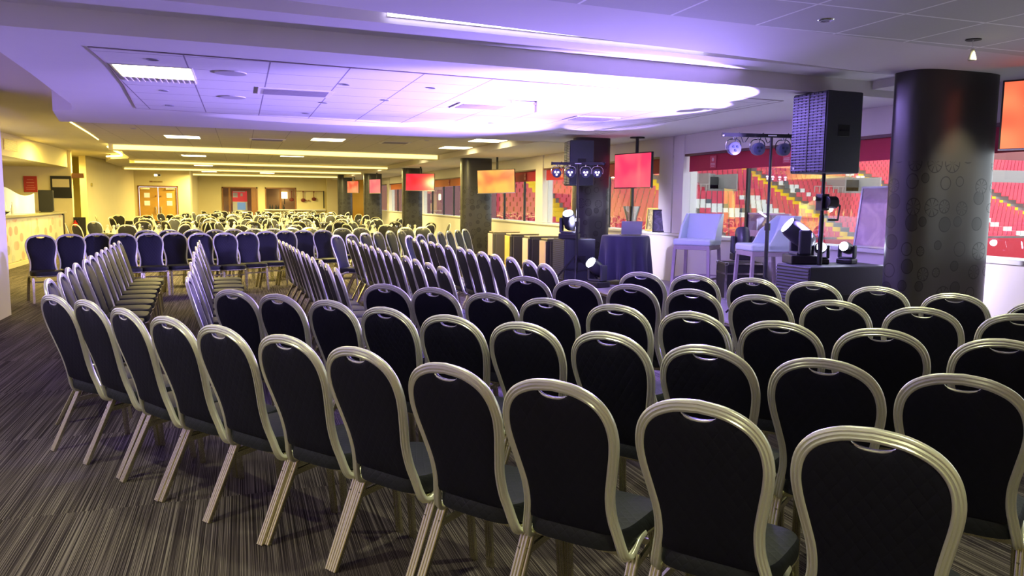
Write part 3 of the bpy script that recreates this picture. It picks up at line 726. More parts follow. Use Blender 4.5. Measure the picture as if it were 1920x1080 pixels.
# --- bar stools
def stool(loc, f, lab):
    t = thing('bar_stool', lab, 'stool', loc, heading(*f), 'pale blue bar stools')
    w = .262; t.scale = (1, 1, 1)
    MB().box(-w, w, -w, w, .70, .785).build('seat', M_seat_blue, t, bevel=.022)
    # wrapped back with two side wings
    m = MB(); pts = [(-.262, .05), (-.262, -.25), (.262, -.25), (.262, .05), (.23, .05), (.225, -.21), (-.225, -.21), (-.23, .05)]
    v = []; f_ = []
    for z, lean, cut in ((.70, 0, 0), (.785, -.01, 0), (.95, -.05, .05), (1.13, -.10, .22)):
        for x, y in pts:
            yy = y - cut if y > 0 else y
            v.append((x, max(yy, -.19 if abs(x) > .2 else -.9) + lean if y > 0 else y + lean, z))
    n = len(pts)
    for r in range(3):
        for i in range(n):
            j = (i + 1) % n; f_.append((r * n + i, r * n + j, (r + 1) * n + j, (r + 1) * n + i))
    f_.append(tuple(range(n - 1, -1, -1))); f_.append(tuple(3 * n + i for i in range(n)))
    m.add(v, f_); m.build('backrest', M_seat_blue, t, bevel=.008)
    MB().box(-.25, .25, -.25, .25, .64, .70).build('seat_rail', M_stoolwood, t, bevel=.004)
    for sx in (-1, 1):
        for sy in (-1, 1):
            MB().bar((sx * .235, sy * .235, .66), (sx * .262, sy * (.262 if sy > 0 else .30), 0), .042, .036).build('leg', M_stoolwood, t)
    for z, a, b in ((.22, (-.25, .252), (.25, .252)), (.26, (-.25, -.275), (.25, -.275))):
        MB().bar((*a, z), (*b, z), .03, .022).build('footrest', M_stoolwood, t)
    for sx in (-1, 1): MB().bar((sx * .25, -.275, .24), (sx * .25, .252, .24), .022, .03).build('stretcher', M_stoolwood, t)
stool((5.98, 9.46, SZ), (-.77, -.64), 'pale blue high stool on the stage, nearer the draped table')
stool((6.10, 8.15, SZ), (-.97, .22), 'pale blue high stool on the stage behind the tall lamp stand')

# --- subwoofers, speakers
def speaker_box(name, lab, loc, rz, w, d, h, tilt=0, sub=False, grp=None):
    # front grille looks along local +Y ; w across, d deep
    t = thing(name, lab, 'speaker', loc, rz, grp)
    MB().box(-w / 2, w / 2, -d / 2, d / 2 - .012, 0, h).build('cabinet', M_cab, t, bevel=.012)
    g = MB(); n = 26 if not sub else 20; yf = d / 2 - .012
    g.box(-w / 2 + .012, w / 2 - .012, yf, yf + .004, .012, h - .012)
    gr = g.build('grille_backing', M_black, t)
    g = MB()
    for i in range(n):
        z = .02 + (h - .04) * (i + .5) / n
        g.box(-w / 2 + .014, w / 2 - .014, yf + .004, yf + .012, z - (h / n) * .26, z + (h / n) * .26)
    if not sub:
        k = 9
        for i in range(k):
            x = -w / 2 + .02 + (w - .04) * i / (k - 1); g.box(x - .003, x + .003, yf + .004, yf + .011, .014, h - .014)
    g.build('grille', M_grille, t)
    g = MB().box(-.006, .006, yf + .008, yf + .016, .014, h - .014)
    if not sub: g.build('grille_seam', M_black, t)
    for s in (-1, 1):
        hz = h * .52
        MB().box(s * w / 2 - .004, s * w / 2 + .004, -.07 if not sub else -.10, .07 if not sub else .10, hz - .055, hz + .055).build('handle_recess', M_black, t, bevel=.003)
        MB().bar((s * (w / 2 + .006), -.05, hz), (s * (w / 2 + .006), .05, hz), .014).build('handle', M_blackm, t)
    MB().box(w / 2 - .07, w / 2 - .05, yf + .012, yf + .016, .04, .06).build('badge', M_white, t)
    return t
RS = heading(-1, 0)
sr = speaker_box('subwoofer', 'large black subwoofer on the stage beside the thick near pillar', (5.56, 6.32, SZ), RS, .50, .98, .68, sub=True, grp='subwoofers')
for u, v in ((-.2, -.5), (.2, -.5)):
    MB().cyl((u, -.49, .34), (u, -.56, .34), .07, 18).build('castor', M_black, sr)
sl = speaker_box('subwoofer', 'black subwoofer at the far end of the stage beside the draped table', (5.15, 11.83, SZ), RS, .50, .55, .68, sub=True, grp='subwoofers')
def pole_stand(name, lab, x, y, z0, z1, crank=True):
    t = thing(name, lab, 'speaker pole', (x, y, z0))
    L = z1 - z0
    MB().cyl((0, 0, 0), (0, 0, L * .55), .024, 14).build('lower_pole', M_blackm, t, smooth=.5)
    MB().cyl((0, 0, L * .5), (0, 0, L), .018, 14).build('upper_pole', M_blackm, t, smooth=.5)
    if crank:
        MB().box(-.045, .045, -.045, .045, L * .60, L * .78).cyl((-.01, -.06, L * .69), (.10, -.06, L * .69), .06, 18).build('winch', M_blackm, t, bevel=.006)
        MB().bar((.10, -.06, L * .72), (.16, -.06, L * .64), .014).bar((.16, -.06, L * .66), (.14, -.06, L * .50), .012).bar((.14, -.06, L * .50), (.03, -.06, L * .50), .02).build('crank_handle', M_black, t)
        MB().cyl((-.03, 0, L * .73), (-.10, 0, L * .73), .022, 10).build('knob', M_chrome, t)
    return t
pole_stand('speaker_pole', 'black pole with winch crank rising from the near subwoofer', 5.36, 6.28, SZ + .68, 1.87)
pole_stand('speaker_pole', 'black pole rising from the far subwoofer behind the lamp bar', 5.22, 11.9, SZ + .68, 1.84, False)
speaker_box('loudspeaker', 'black grilled loudspeaker high on the pole next to the thick near pillar', (5.37, 6.30, 1.87), heading(-.98, -.05), .46, .44, .76, grp='loudspeakers')
speaker_box('loudspeaker', 'black loudspeaker on the far pole in front of the patterned pillar', (5.24, 11.9, 1.84), heading(-.98, .18), .44, .40, .72, grp='loudspeakers')

# --- lighting bars on stands
def lamp_bar(lab, x, y, z0, ztop, hw, ang, xs, glow, facing):
    t = thing('lamp_stand', lab, 'lamp stand', (x, y, z0), ang, 'lamp bars on tripod stands')
    L = ztop - z0
    MB().cyl((0, 0, .15), (0, 0, L * .5), .022, 12).build('lower_pole', M_blackm, t, smooth=.5)
    MB().cyl((0, 0, L * .45), (0, 0, L), .016, 12).build('upper_pole', M_blackm, t, smooth=.5)
    MB().cyl((0, 0, L * .48), (0, 0, L * .52), .032, 12).build('collar', M_black, t)
    for k in range(3):
        a = 2 * PI * k / 3 + .5
        MB().bar((0, 0, .45), (.42 * math.cos(a), .42 * math.sin(a), .01), .022).bar((0, 0, .18), (.22 * math.cos(a), .22 * math.sin(a), .20), .014).build('leg', M_blackm, t)
    MB().bar((-hw, 0, L), (hw, 0, L), .045, .04).cyl((-hw - .02, 0, L), (-hw, 0, L), .026, 10).cyl((hw, 0, L), (hw + .02, 0, L), .026, 10).build('crossbar', M_blackm, t)
    MB().box(-.05, .05, -.025, -.021, L - .006, L + .006).build('badge', M_white, t)
    for xx in xs:
        zc = L - .15
        h = thing_child('par_lamp', t, (xx, 0, 0))
        m = MB(); Mx = Matrix.Translation((0, .06, zc)) @ Matrix.Rotation(PI / 2, 4, 'X')
        m.lathe([(.055, 0), (.068, .01), (.070, .07), (.055, .11), (.0, .115)] if facing < 0 else [(.0, 0), (.06, .01), (.070, .05), (.070, .11), (.058, .115)], 20, Mx)
        m.build('housing', mat('lamp_housing', (.05, .055, .11), .4), h, smooth=.6)
        yk = crom([(-.082, 0, zc - .01), (-.084, 0, zc + .06), (-.05, 0, zc + .10), (0, 0, zc + .105), (.05, 0, zc + .10), (.084, 0, zc + .06), (.082, 0, zc - .01)], 3)
        MB().tube(yk, .006, 6).cyl((0, 0, zc + .10), (0, 0, L - .01), .010, 8).build('yoke', M_chrome, h)
        g = MB()
        for a in range(3):
            ca = 2 * PI * a / 3 + PI / 2 + PI
            g.cyl((.026 * math.cos(ca), -.056, zc + .026 * math.sin(ca)), (.026 * math.cos(ca), -.062, zc + .026 * math.sin(ca)), .013, 10)
        g.build('lens', M_led if glow else mat('dark_lens', (.03, .04, .06), .1), h)
        MB().tube(crom([(.03, .03, zc + .07), (.07, .02, L + .03), (.12, .01, L - .08), (.17, 0, L - .02)], 4), .005, 5).build('cable', M_black, h)
    return t
def thing_child(name, parent, loc):
    o = bpy.data.objects.new(name, None); COL.objects.link(o); o.parent = parent; o.location = loc; return o
# flatten: the par lamps are parts, their pieces sub-parts
lamp_bar('black tripod lamp stand with four unlit lamps in front of the right stool', 5.63, 7.47, SZ, 2.33, .56, heading(.2, .98) + .0, (-.44, -.16, .14, .42), False, 1)
lamp_bar('black tripod lamp stand with four lit violet lamps before the far loudspeaker', 4.99, 11.35, SZ, 2.17, .40, heading(.42, .9), (-.33, -.12, .12, .30), True, 1)

# --- moving heads
def moving_head(lab, loc, rz, tilt, glow=True, pan=0, grp='moving head lights', s=1.):
    t = thing('moving_head_light', lab, 'stage light', loc, rz, grp)
    MB().box(-.15 * s, .15 * s, -.13 * s, .13 * s, .0, .09 * s).build('base', M_black, t, bevel=.012)
    MB().box(-.10 * s, .10 * s, -.132 * s, -.128 * s, .025 * s, .07 * s).build('display', mat('fixture_display', (.06, .08, .2), .2), t)
    for sx in (-1, 1):
        MB().box(sx * .135 * s - .025 * s, sx * .135 * s + .025 * s, -.06 * s, .06 * s, .10 * s, .34 * s).build('yoke_arm', M_cab, t, bevel=.015)
    MB().box(-.13 * s, .13 * s, -.07 * s, .07 * s, .09 * s, .12 * s).build('yoke_base', M_cab, t, bevel=.008)
    Mh = Matrix.Translation((0, 0, .28 * s)) @ Matrix.Rotation(tilt, 4, 'X')
    MB().lathe([(.0, -.15 * s), (.06 * s, -.145 * s), (.095 * s, -.10 * s), (.105 * s, 0), (.10 * s, .13 * s), (.085 * s, .17 * s)], 24, Mh).build('head', mat('head_shell', (.035, .036, .05), .35), t, smooth=.6)
    MB().lathe([(.0, .168 * s), (.082 * s, .168 * s), (.080 * s, .176 * s), (0, .18 * s)], 24, Mh).build('lens', M_lens if glow else mat('dark_lens', (.03, .04, .06), .1), t, smooth=True)
    return t, Mh
moving_head('moving head light tilted up left on the near subwoofer, left of its pole', (5.30, 6.50, SZ + .68), heading(-.8, .3), math.radians(-52), True, s=1.0)
moving_head('small glaring moving head light on the near subwoofer, behind the pole', (5.50, 6.44, SZ + .68), heading(-.55, -.8), math.radians(-80), True, s=.55)
moving_head('small moving head light lying on the near subwoofer, right of the pole', (5.80, 6.40, SZ + .68), heading(-.85, -.4), math.radians(-75), True, s=.55)
moving_head('moving head light glaring on top of the far subwoofer', (5.02, 11.72, SZ + .68), heading(-.6, -.75), math.radians(-38), True, s=1.0)
moving_head('moving head light standing low on the stage floor before the far subwoofer', (5.06, 10.72, SZ), heading(-.9, -.3), math.radians(-55), True, s=1.0)
moving_head('unlit moving head light on the flight case behind the stools', (6.36, 8.95, SZ + .52), heading(-.4, -.9), 0.3, False, s=.95)
def flightcase(lab, loc, rz, w, d, h, name='flight_case', col=M_black):
    t = thing(name, lab, 'flight case', loc, rz)
    MB().box(-w / 2, w / 2, -d / 2, d / 2, 0, h).build('body', col, t, bevel=.006)
    m = MB()
    for z in (0, h * .72, h):
        for s in (-1, 1):
            m.bar((-w / 2, s * d / 2, z), (w / 2, s * d / 2, z), .024); m.bar((s * w / 2, -d / 2, z), (s * w / 2, d / 2, z), .024)
    for a in (-1, 1):
        for b in (-1, 1): m.bar((a * w / 2, b * d / 2, 0), (a * w / 2, b * d / 2, h), .024)
    m.build('edge_rails', M_chrome, t)
    for s in (-.25, .25): MB().box(s * w - .04, s * w + .04, -d / 2 - .016, -d / 2, h * .66, h * .80).build('latch', M_chrome, t)
    m = MB()
    for a in (-1, 1):
        for b in (-1, 1):
            for z in (0, h): m.box(a * w / 2 - .022, a * w / 2 + .022, b * d / 2 - .022, b * d / 2 + .022, z - .022, z + .022)
    m.build('corner_caps', M_chrome, t, bevel=.008)
    return t
flightcase('black flight case with chrome edges on the stage behind the stools', (6.34, 8.95, SZ + .012), heading(-.3, -.95), .50, .40, .47)
flightcase('white-topped flight case at the right picture edge beside the pillar', (6.42, 4.35, .012), heading(-.3, -.95), .5, .4, .62, col=M_white)

# --- cases with gold and pink edges at the far end of the stage
for k, (x, y, e, lab) in enumerate(((6.08, 18.2, M_pinkedge, 'dark upright case with pale end strip, right beside the grey pillar'),
                                    (6.08, 16.9, M_gold, 'dark upright case with bright gold end strip, second from the grey pillar'),
                                    (6.08, 15.7, M_pinkedge, 'dark upright case with brownish end strip, third from the grey pillar'),
                                    (6.05, 14.6, M_pinkedge, 'dark upright case with pinkish end strip, nearest the far subwoofer'))):
    t = thing('covered_trolley', lab, 'trolley', (x, y, 0), 0, 'dark covered trolleys by the sill')
    MB().box(-.36, .36, -.20, .20, .06, .82).build('body', mat('trolley_dark', (.05, .045, .055), .6), t, bevel=.04)
    MB().box(-.30, .30, -.24, -.202, .08, .80).build('end_panel', mat('trolley_panel', (.07, .06, .075), .5), t, bevel=.012)
    MB().box(-.375, -.361, -.17, .17, .08, .80).build('edge_strip', e, t, bevel=.003)
    MB().box(-.34, .34, -.18, .18, .82, .85).build('top', mat('trolley_top', (.35, .30, .22), .35), t, bevel=.01)
    for a in (-1, 1):
        for b in (-1, 1): MB().cyl((a * .28 - .01, b * .15, .03), (a * .28 + .01, b * .15, .03), .03, 10).build('castor', M_black, t)

# --- pictures leaning on the sill
def picture_mat(name, base, spots, scale=9., frame=False):
    m = mat(name, base, .3, spec=.6); nt = m.node_tree; b = nt.nodes['Principled BSDF']
    tc = N(nt, 'ShaderNodeTexCoord'); nz = N(nt, 'ShaderNodeTexNoise'); nz.inputs['Scale'].default_value = scale; nz.inputs['Detail'].default_value = 6; nz.inputs['Distortion'].default_value = 1.5
    nt.links.new(tc.outputs['Object'], nz.inputs['Vector'])
    r = N(nt, 'ShaderNodeValToRGB'); nt.links.new(nz.outputs['Fac'], r.inputs[0])
    r.color_ramp.elements[0].position = .42; r.color_ramp.elements[0].color = (*spots, 1)
    r.color_ramp.elements[1].position = .58; r.color_ramp.elements[1].color = (*base, 1)
    nt.links.new(r.outputs[0], b.inputs['Base Color']); return m
def picture(lab, y, w, h, lean, m, frame_m, x=6.80, z=1.087, rz=0, name='framed_picture'):
    t = thing(name, lab, 'picture', (x, y, z), heading(-1, 0) + rz)
    R = Matrix.Rotation(lean, 4, 'X')
    MB().box(-w / 2, w / 2, -.012, 0, 0, h, R).build('print', m, t)
    g = MB()
    for a in (-1, 1): g.box(a * w / 2 - .012, a * w / 2 + .012, -.02, .012, 0, h, R)
    g.box(-w / 2, w / 2, -.02, .012, 0, .022, R).box(-w / 2, w / 2, -.02, .012, h - .022, h, R)
    g.build('frame', frame_m, t)
picture('gold-toned framed picture leaning on the window sill behind the draped table', 12.08, .42, .40, .10, picture_mat('gold_print', (.62, .56, .34), (.22, .20, .12), 12), M_gold, x=6.72)
picture('large framed pale drawing leaning on the sill beside the thick near pillar', 7.0, .66, .70, .12, picture_mat('pale_drawing', (.80, .62, .68), (.60, .42, .52), 3.5), mat('silver_frame', (.55, .55, .68), .3, .5), x=6.74)
picture('pale pink picture standing behind the two stools on the sill', 9.05, .9, .36, .05, picture_mat('pink_print', (.80, .58, .66), (.70, .42, .48), 4), M_pinkedge, x=6.80)
picture('small dark framed picture edge-on beside the window column', 11.62, .2, .38, .2, picture_mat('dark_print', (.08, .07, .12), (.02, .02, .03), 9), M_black, x=6.60, rz=1.0)
o = MB().lathe([(.06, 0), (.075, .02), (.07, .05), (.10, .22), (.16, .42), (.155, .42), (.095, .22), (.06, .05), (0, .03)], 20).build('glass_vase', M_crystal, smooth=True)
o.location = (6.80, 13.0, 1.087); tag(o, 'flared clear glass vase on the sill behind the laptop', 'vase')
t = thing('potted_plant', 'small dark leafy plant on the sill beside the window column', 'plant', (6.82, 11.32, 1.087))
MB().lathe([(.05, 0), (.07, .10), (.0, .10)], 14).build('pot', M_black, t, smooth=.5)
m = MB()
for i in range(40):
    a = random.uniform(0, 6.28); e = random.uniform(.2, 1.3); L = random.uniform(.12, .26); d = Vector((math.cos(a) * math.cos(e) * .5, math.sin(a) * math.cos(e), math.sin(e)))
    s = Vector((-math.sin(a), math.cos(a), 0)) * .018; p = Vector((0, 0, .09))
    m.add([p, p + d * L * .5 + s, p + d * L, p + d * L * .5 - s], [(0, 1, 2, 3)])
m.build('leaves', mat('dark_leaves', (.03, .035, .05), .5), t)

# ================================================================== SCREENS
def screen_mat(name, c1, c2, crest=False, es=1.0, streak=False):
    if name in MATS: return MATS[name]
    m = mat(name, c1, .2, spec=.5); nt = m.node_tree; b = nt.nodes['Principled BSDF']
    b.inputs['Base Color'].default_value = (.01, .01, .01, 1)
    tc = N(nt, 'ShaderNodeTexCoord'); gr = N(nt, 'ShaderNodeTexNoise'); gr.inputs['Scale'].default_value = 2.2; gr.inputs['Detail'].default_value = 1
    nt.links.new(tc.outputs['Object'], gr.inputs['Vector'])
    r = N(nt, 'ShaderNodeValToRGB'); nt.links.new(gr.outputs['Fac'], r.inputs[0])
    r.color_ramp.elements[0].position = .38; r.color_ramp.elements[0].color = (*c1, 1)
    r.color_ramp.elements[1].position = .62; r.color_ramp.elements[1].color = (*c2, 1)
    nt.links.new(r.outputs[0], b.inputs['Emission Color']); b.inputs['Emission Strength'].default_value = es
    return m
def screen(lab, x, y, z, f, w, h, ceil, m, roll=0, pitch=0):
    t = thing('hanging_screen', lab, 'screen', (x, y, z), heading(*f))
    R = Matrix.Rotation(roll, 4, 'Y') @ Matrix.Rotation(pitch, 4, 'X')
    MB().box(-w / 2, w / 2, -.02, .02, -h / 2, h / 2, R).build('bezel', M_black, t, bevel=.004)
    MB().box(-w / 2 + .015, w / 2 - .015, .0205, .024, -h / 2 + .015, h / 2 - .015, R).build('display', m, t)
    MB().box(-w / 2, w / 2, .0205, .026, -h / 2, -h / 2 + .012, R).build('lower_edge', M_chrome, t)
    MB().box(-.12, .12, -.09, -.021, -.14, .14).build('mount', M_black, t)
    MB().cyl((0, -.07, 0), (0, -.07, ceil - z - .01), .03, 12, .025).build('ceiling_pole', M_blackm, t, smooth=.5)
    MB().cyl((0, -.07, ceil - z - .02), (0, -.07, ceil - z), .12, 20).build('ceiling_plate', M_blackm, t)
    return t
t = screen('hanging red and orange screen cut off by the right picture edge', 6.34, 4.60, 2.33, (-.86, -.5), 1.0, .58, 2.712, screen_mat('screen_orange_red', (1.0, .08, .04), (1.0, .30, .12), es=1.0))
m = MB(); m.lathe([(.035, 0), (.035, .002), (.026, .002), (.026, .001), (0, .001)], 20, Matrix.Translation((.30, .026, .07)) @ Matrix.Rotation(-PI / 2, 4, 'X')).build('crest', mat('crest_glow', (1, .8, .7), .5, emit=(1, .62, .5), estr=1.0), t)
screen('hanging pink-red screen above the draped table', 6.16, 11.75, 2.10, (-.98, -.2), .96, .58, 2.65, screen_mat('screen_pink', (.95, .045, .13), (1.0, .12, .17), es=1.0))
screen('hanging orange screen beside the grey pillar', 5.95, 18.5, 2.06, (-.60, -.80), .98, .58, 2.78, screen_mat('screen_orange', (1.0, .17, .05), (1.0, .50, .08), es=1.0), roll=.03)
screen('tilted crimson hanging screen left of the orange one', 5.45, 24.9, 2.16, (-.45, -.9), .95, .56, 2.78, screen_mat('screen_crimson', (.85, .006, .03), (1.0, .03, .07), es=1.0), roll=-.0, pitch=.10)
screen('small pink hanging screen deep in the hall, second farthest', 5.05, 31.3, 2.12, (-.95, -.3), .96, .56, 2.78, screen_mat('screen_pink', (1, 0, 0), (1, 0, 0)))
screen('small red hanging screen deep in the hall, the farthest', 5.0, 37.4, 2.18, (-.9, -.42), .96, .56, 2.78, screen_mat('screen_orange_red', (1, 0, 0), (1, 0, 0)))

# ================================================================== CEILING FITTINGS
def ceiling_panel(x, y, z, lab, w=.60, d=.60, louvre=False):
    t = thing('ceiling_light', lab, 'ceiling light', (x, y, z), 0, 'square lit ceiling panels')
    MB().box(-w / 2, w / 2, -d / 2, d / 2, -.006, 0).build('frame', M_white, t)
    MB().box(-w / 2 + .02, w / 2 - .02, -d / 2 + .02, d / 2 - .02, -.011, -.0065).build('diffuser', M_lamp, t)
    if louvre:
        m = MB()
        for i in range(13): m.box(-w / 2 + .02 + i * (w - .04) / 12 - .006, -w / 2 + .02 + i * (w - .04) / 12 + .006, d / 2 + .0, d / 2 + .28, -.012, -.002)
        m.build('louvre', M_wallw, t)
    return t
ceiling_panel(-.66, 7.5, 2.645, 'bright square ceiling panel at the upper left, nearest the viewer', .62, .66, True)
fl = [(-1.05, 17.0), (-1.22, 22.0), (-1.22, 24.2), (-1.25, 28.8), (-1.25, 31.0), (-1.28, 35.5), (-1.3, 38.0), (1.70, 16.4), (1.40, 22.9), (4.7, 15.2), (4.65, 17.5), (4.5, 22.3), (1.15, 29.3), (1.2, 35.8), (4.5, 29.3), (4.3, 36.0), (1.2, 38.4)]
for x, y in fl:
    where = 'far left column' if x < 0 else 'middle column' if x < 3 else 'window side column'
    same = sorted(b for a, b in fl if (a < 0) == (x < 0) and (a < 3) == (x < 3))
    ceiling_panel(x, y, 2.78, 'lit ceiling panel over the hall, %s in the %s' % (ORD[same.index(y)], where), .66, .66)
def ac_unit(x, y, z, w, d, lab):
    t = thing('air_vent', lab, 'air vent', (x, y, z), 0, 'air vents in the ceiling')
    MB().box(-w / 2, w / 2, -d / 2, d / 2, -.01, 0).build('frame', M_wallw, t)
    m = MB(); n = 7
    for i in range(n): m.box(-w / 2 + .05, w / 2 - .05, -d / 2 + .05 + (d - .1) * i / n, -d / 2 + .05 + (d - .1) * (i + .45) / n, -.016, -.010)
    m.build('slats', mat('vent_grey', (.25, .22, .26), .6), t)
ac_unit(.55, 8.35, 2.645, .72, .5, 'grey slatted air unit in the purple ceiling right of the bright panel')
ac_unit(.55, 17.0, 2.78, .7, .5, 'dark slatted air vent in the second ceiling bay')
ac_unit(.55, 22.0, 2.78, .7, .5, 'dark slatted air vent in the third ceiling bay')
ac_unit(2.6, 8.7, 2.645, .6, .5, 'slatted air vent inside the white glare on the ceiling')
ac_unit(4.3, 9.4, 2.645, .6, .5, 'slatted air vent in the lit ceiling near the windows')
ac_unit(3.1, 16.6, 2.78, .6, .5, 'dark slatted air vent nearer the windows in the second bay')
for x, y, lab in ((-.05, 7.3, 'round grey ceiling speaker in the purple tiles, nearer one'), (-.05, 9.0, 'round grey ceiling speaker in the purple tiles, farther one')):
    o = MB().cyl((x, y, 2.645), (x, y, 2.636), .13, 28).build('ceiling_speaker', mat('grille_grey', (.45, .42, .46), .6)); tag(o, lab, 'ceiling speaker')
dl = [(-.62, 6.85, 2.645), (-.7, 8.75, 2.645), (-.75, 10.1, 2.645), (.95, 7.6, 2.645), (.9, 9.1, 2.645), (1.75, 7.5, 2.645), (.8, 10.3, 2.645), (1.5, 8.6, 2.645), (3.3, 10.5, 2.645), (-1.75, 15.4, 2.78), (3.6, 15.8, 2.78),
      (3.47, 4.12, 2.712), (-2.3, 8.2, 2.94)]
for k, (x, y, z) in enumerate(dl):
    t = thing('downlight', 'small round recessed fitting in the %s ceiling, %s in depth' % ('near grey' if z == 2.712 else 'middle purple' if z < 2.7 else 'far' if z < 2.9 else 'raised left', ORD[k % 12]), 'downlight', (x, y, z), 0, 'round recessed ceiling fittings')
    MB().lathe([(.028, -.001), (.045, -.006), (.05, 0)], 20, cap=False).build('ring', M_chrome if z == 2.712 else mat('fitting_grey', (.3, .28, .32), .5), t)
    MB().cyl((0, 0, -.002), (0, 0, -.0005), .028, 16).build('recess', mat('fitting_dark', (.10, .09, .12), .4), t)
t = thing('hanging_spot_bulb', 'spotlight bulb dangling by its wire from the near tiled ceiling', 'light bulb', (4.80, 4.22, 2.712))
MB().cyl((0, 0, -.006), (0, 0, -.0), .05, 20).build('ceiling_hole', M_black, t)
MB().tube([(0, 0, 0), (-.008, 0, -.03), (-.004, 0, -.06)], .003, 5).build('wire', M_white, t)
MB().lathe([(0, -.06), (.012, -.062), (.014, -.085), (.018, -.10), (.027, -.135), (.026, -.14), (0, -.138)], 16, Matrix.Identity(4)).build('bulb', mat('bulb_reflector', (.75, .70, .55), .25, .6), t, smooth=True)
# projector bracket hanging in the lit area
t = thing('ceiling_bracket', 'small white bracket hanging from the brightly lit ceiling', 'bracket', (3.05, 8.05, 2.645))
MB().bar((-.3, 0, -.02), (.02, 0, -.03), .025).build('arm', M_wallw, t); MB().box(-.02, .05, -.04, .04, -.12, -.0).build('mount', M_wallw, t)

# ================================================================== BAR
b_ = thing('bar_counter', 'long bar counter at the left with fruit-patterned front panels', 'bar counter', (0, 0, 0))
MB().box(-5.6, -4.84, 16.2, 25.6, .0, 1.10).build('body', mat('bar_body', (.62, .55, .42), .6), b_)
MB().box(-5.65, -4.76, 16.2, 25.7, 1.10, 1.16).build('worktop', mat('bar_top', (.42, .40, .26), .2, .2), b_, bevel=.008)
def fruit_mat(k):
    m = mat('fruit_print_%d' % k, (.72, .66, .50), .4); nt = m.node_tree; b = nt.nodes['Principled BSDF']
    x, y, z, src = sepxyz(nt, geo=True)
    cb = N(nt, 'ShaderNodeCombineXYZ'); nt.links.new(math_n(nt, 'MULTIPLY', y, .62), cb.inputs[0]); nt.links.new(z, cb.inputs[1])
    vo = N(nt, 'ShaderNodeTexVoronoi'); vo.voronoi_dimensions = '2D'; vo.inputs['Scale'].default_value = 3.4; nt.links.new(cb.outputs[0], vo.inputs['Vector'])
    sc = N(nt, 'ShaderNodeSeparateColor'); nt.links.new(vo.outputs['Color'], sc.inputs[0])
    rr = N(nt, 'ShaderNodeValToRGB'); nt.links.new(sc.outputs[0], rr.inputs[0]); rr.color_ramp.interpolation = 'CONSTANT'
    e = rr.color_ramp.elements; e[0].color = (.62, .14, .10, 1); e[1].position = .3; e[1].color = (.42, .50, .36, 1)
    q = e.new(.55); q.color = (.20, .18, .12, 1); q = e.new(.75); q.color = (.70, .30, .18, 1); q = e.new(.9); q.color = (.65, .62, .48, 1)
    ins = math_n(nt, 'LESS_THAN', vo.outputs['Distance'], .36); ring = math_n(nt, 'GREATER_THAN', math_n(nt, 'SINE', math_n(nt, 'MULTIPLY', vo.outputs['Distance'], 70.)), .2)
    fac = math_n(nt, 'MULTIPLY', math_n(nt, 'MULTIPLY', ins, .75), math_n(nt, 'ADD', math_n(nt, 'MULTIPLY', ring, .6), .4))
    nt.links.new(mixc(nt, fac, (.72, .66, .50), rr.outputs[0]), b.inputs['Base Color']); return m
fm = fruit_mat(1)
for k in range(5): MB().box(-4.84, -4.815, 16.25 + k * 1.86, 16.25 + k * 1.86 + 1.83, .12, 1.06).build('front_panel', fm, b_)
MB().box(-4.83, -4.80, 25.45, 25.6, 0, 1.10).build('end_post', M_black, b_)
MB().box(-4.85, -4.79, 16.2, 25.5, 0, .10).build('plinth', mat('plinth_cream', (.7, .62, .4), .5), b_)
bh = MB().box(-6.6, -4.8, 12.2, 26.4, 2.45, 2.94); struct('wall_bulkhead', bh, M_wall)
t = thing('air_vent', 'small brown slatted vent in the yellow bulkhead above the bar', 'air vent', (-4.80, 20.3, 2.70))
MB().box(0, .01, -.55, .55, -.12, .12).build('frame', M_brown, t)
m = MB()
for i in range(8): m.box(.01, .02, -.5, .5, -.10 + i * .026, -.088 + i * .026)
m.build('slats', mat('vent_tan', (.45, .36, .15), .5), t)
struct('trim_45', MB().box(-4.80, -4.77, 17.55, 17.75, 2.42, 2.96), M_black)
t = thing('wall_sign', 'red notice with white lines of text on the wall behind the bar', 'sign', (-5.78, 26.36, 1.94))
MB().box(-.17, .17, 0, .03, -.23, .23).build('board', mat('sign_red', (.55, .05, .03), .5), t)
m = MB()
for z, w in ((.13, .08), (.04, .10), (-.04, .09), (-.10, .12), (-.15, .11)): m.box(-w, w, -.004, 0, z - .006, z + .006)
m.build('lettering', mat('sign_text', (.75, .35, .25), .5), t)
t = thing('bar_hatch', 'dark framed board with a cream shutter behind the bar end', 'shutter', (-4.99, 26.34, 0))
MB().box(-.27, .27, 0, .04, 1.55, 2.19).build('frame', M_black, t); MB().box(-.22, .22, -.02, 0, 1.86, 2.10).build('shutter', mat('cream_shutter', (.70, .60, .36), .5), t)
t = thing('till_monitor', 'black till monitor standing at the right end of the bar', 'till', (-5.10, 24.9, 1.16), .1)
MB().box(-.18, .18, -.06, .06, .02, .60).build('screen_case', M_black, t, bevel=.015); MB().box(-.14, .14, -.10, .14, 0, .04).build('base', M_black, t, bevel=.01)
m = MB(); v = []; n = 14
for i in range(n + 1):
    u = i / n; x = -.46 + .92 * u * .9; y = -.10 * math.sin(u * PI)
    v += [(x, y, .0), (x, y, .58 + .12 * math.cos(u * 4.0 + .3)), (x, y + .012, .0), (x, y + .012, .58 + .12 * math.cos(u * 4.0 + .3))]
f = []
for i in range(n):
    a = 4 * i; b2 = a + 4; f += [(a, b2, b2 + 1, a + 1), (a + 3, b2 + 3, b2 + 2, a + 2), (a + 1, b2 + 1, b2 + 3, a + 3), (a + 2, b2 + 2, b2, a)]
f += [(0, 1, 3, 2), (4 * n, 4 * n + 2, 4 * n + 3, 4 * n + 1)]
o = m.add(v, f).build('display_board', mat('frosted_board', (.80, .88, .84), .3), smooth=.6); o.location = (-5.25, 22.9, 1.16); o.rotation_euler = (0, 0, .1); o.scale = (.8, 1, .95)
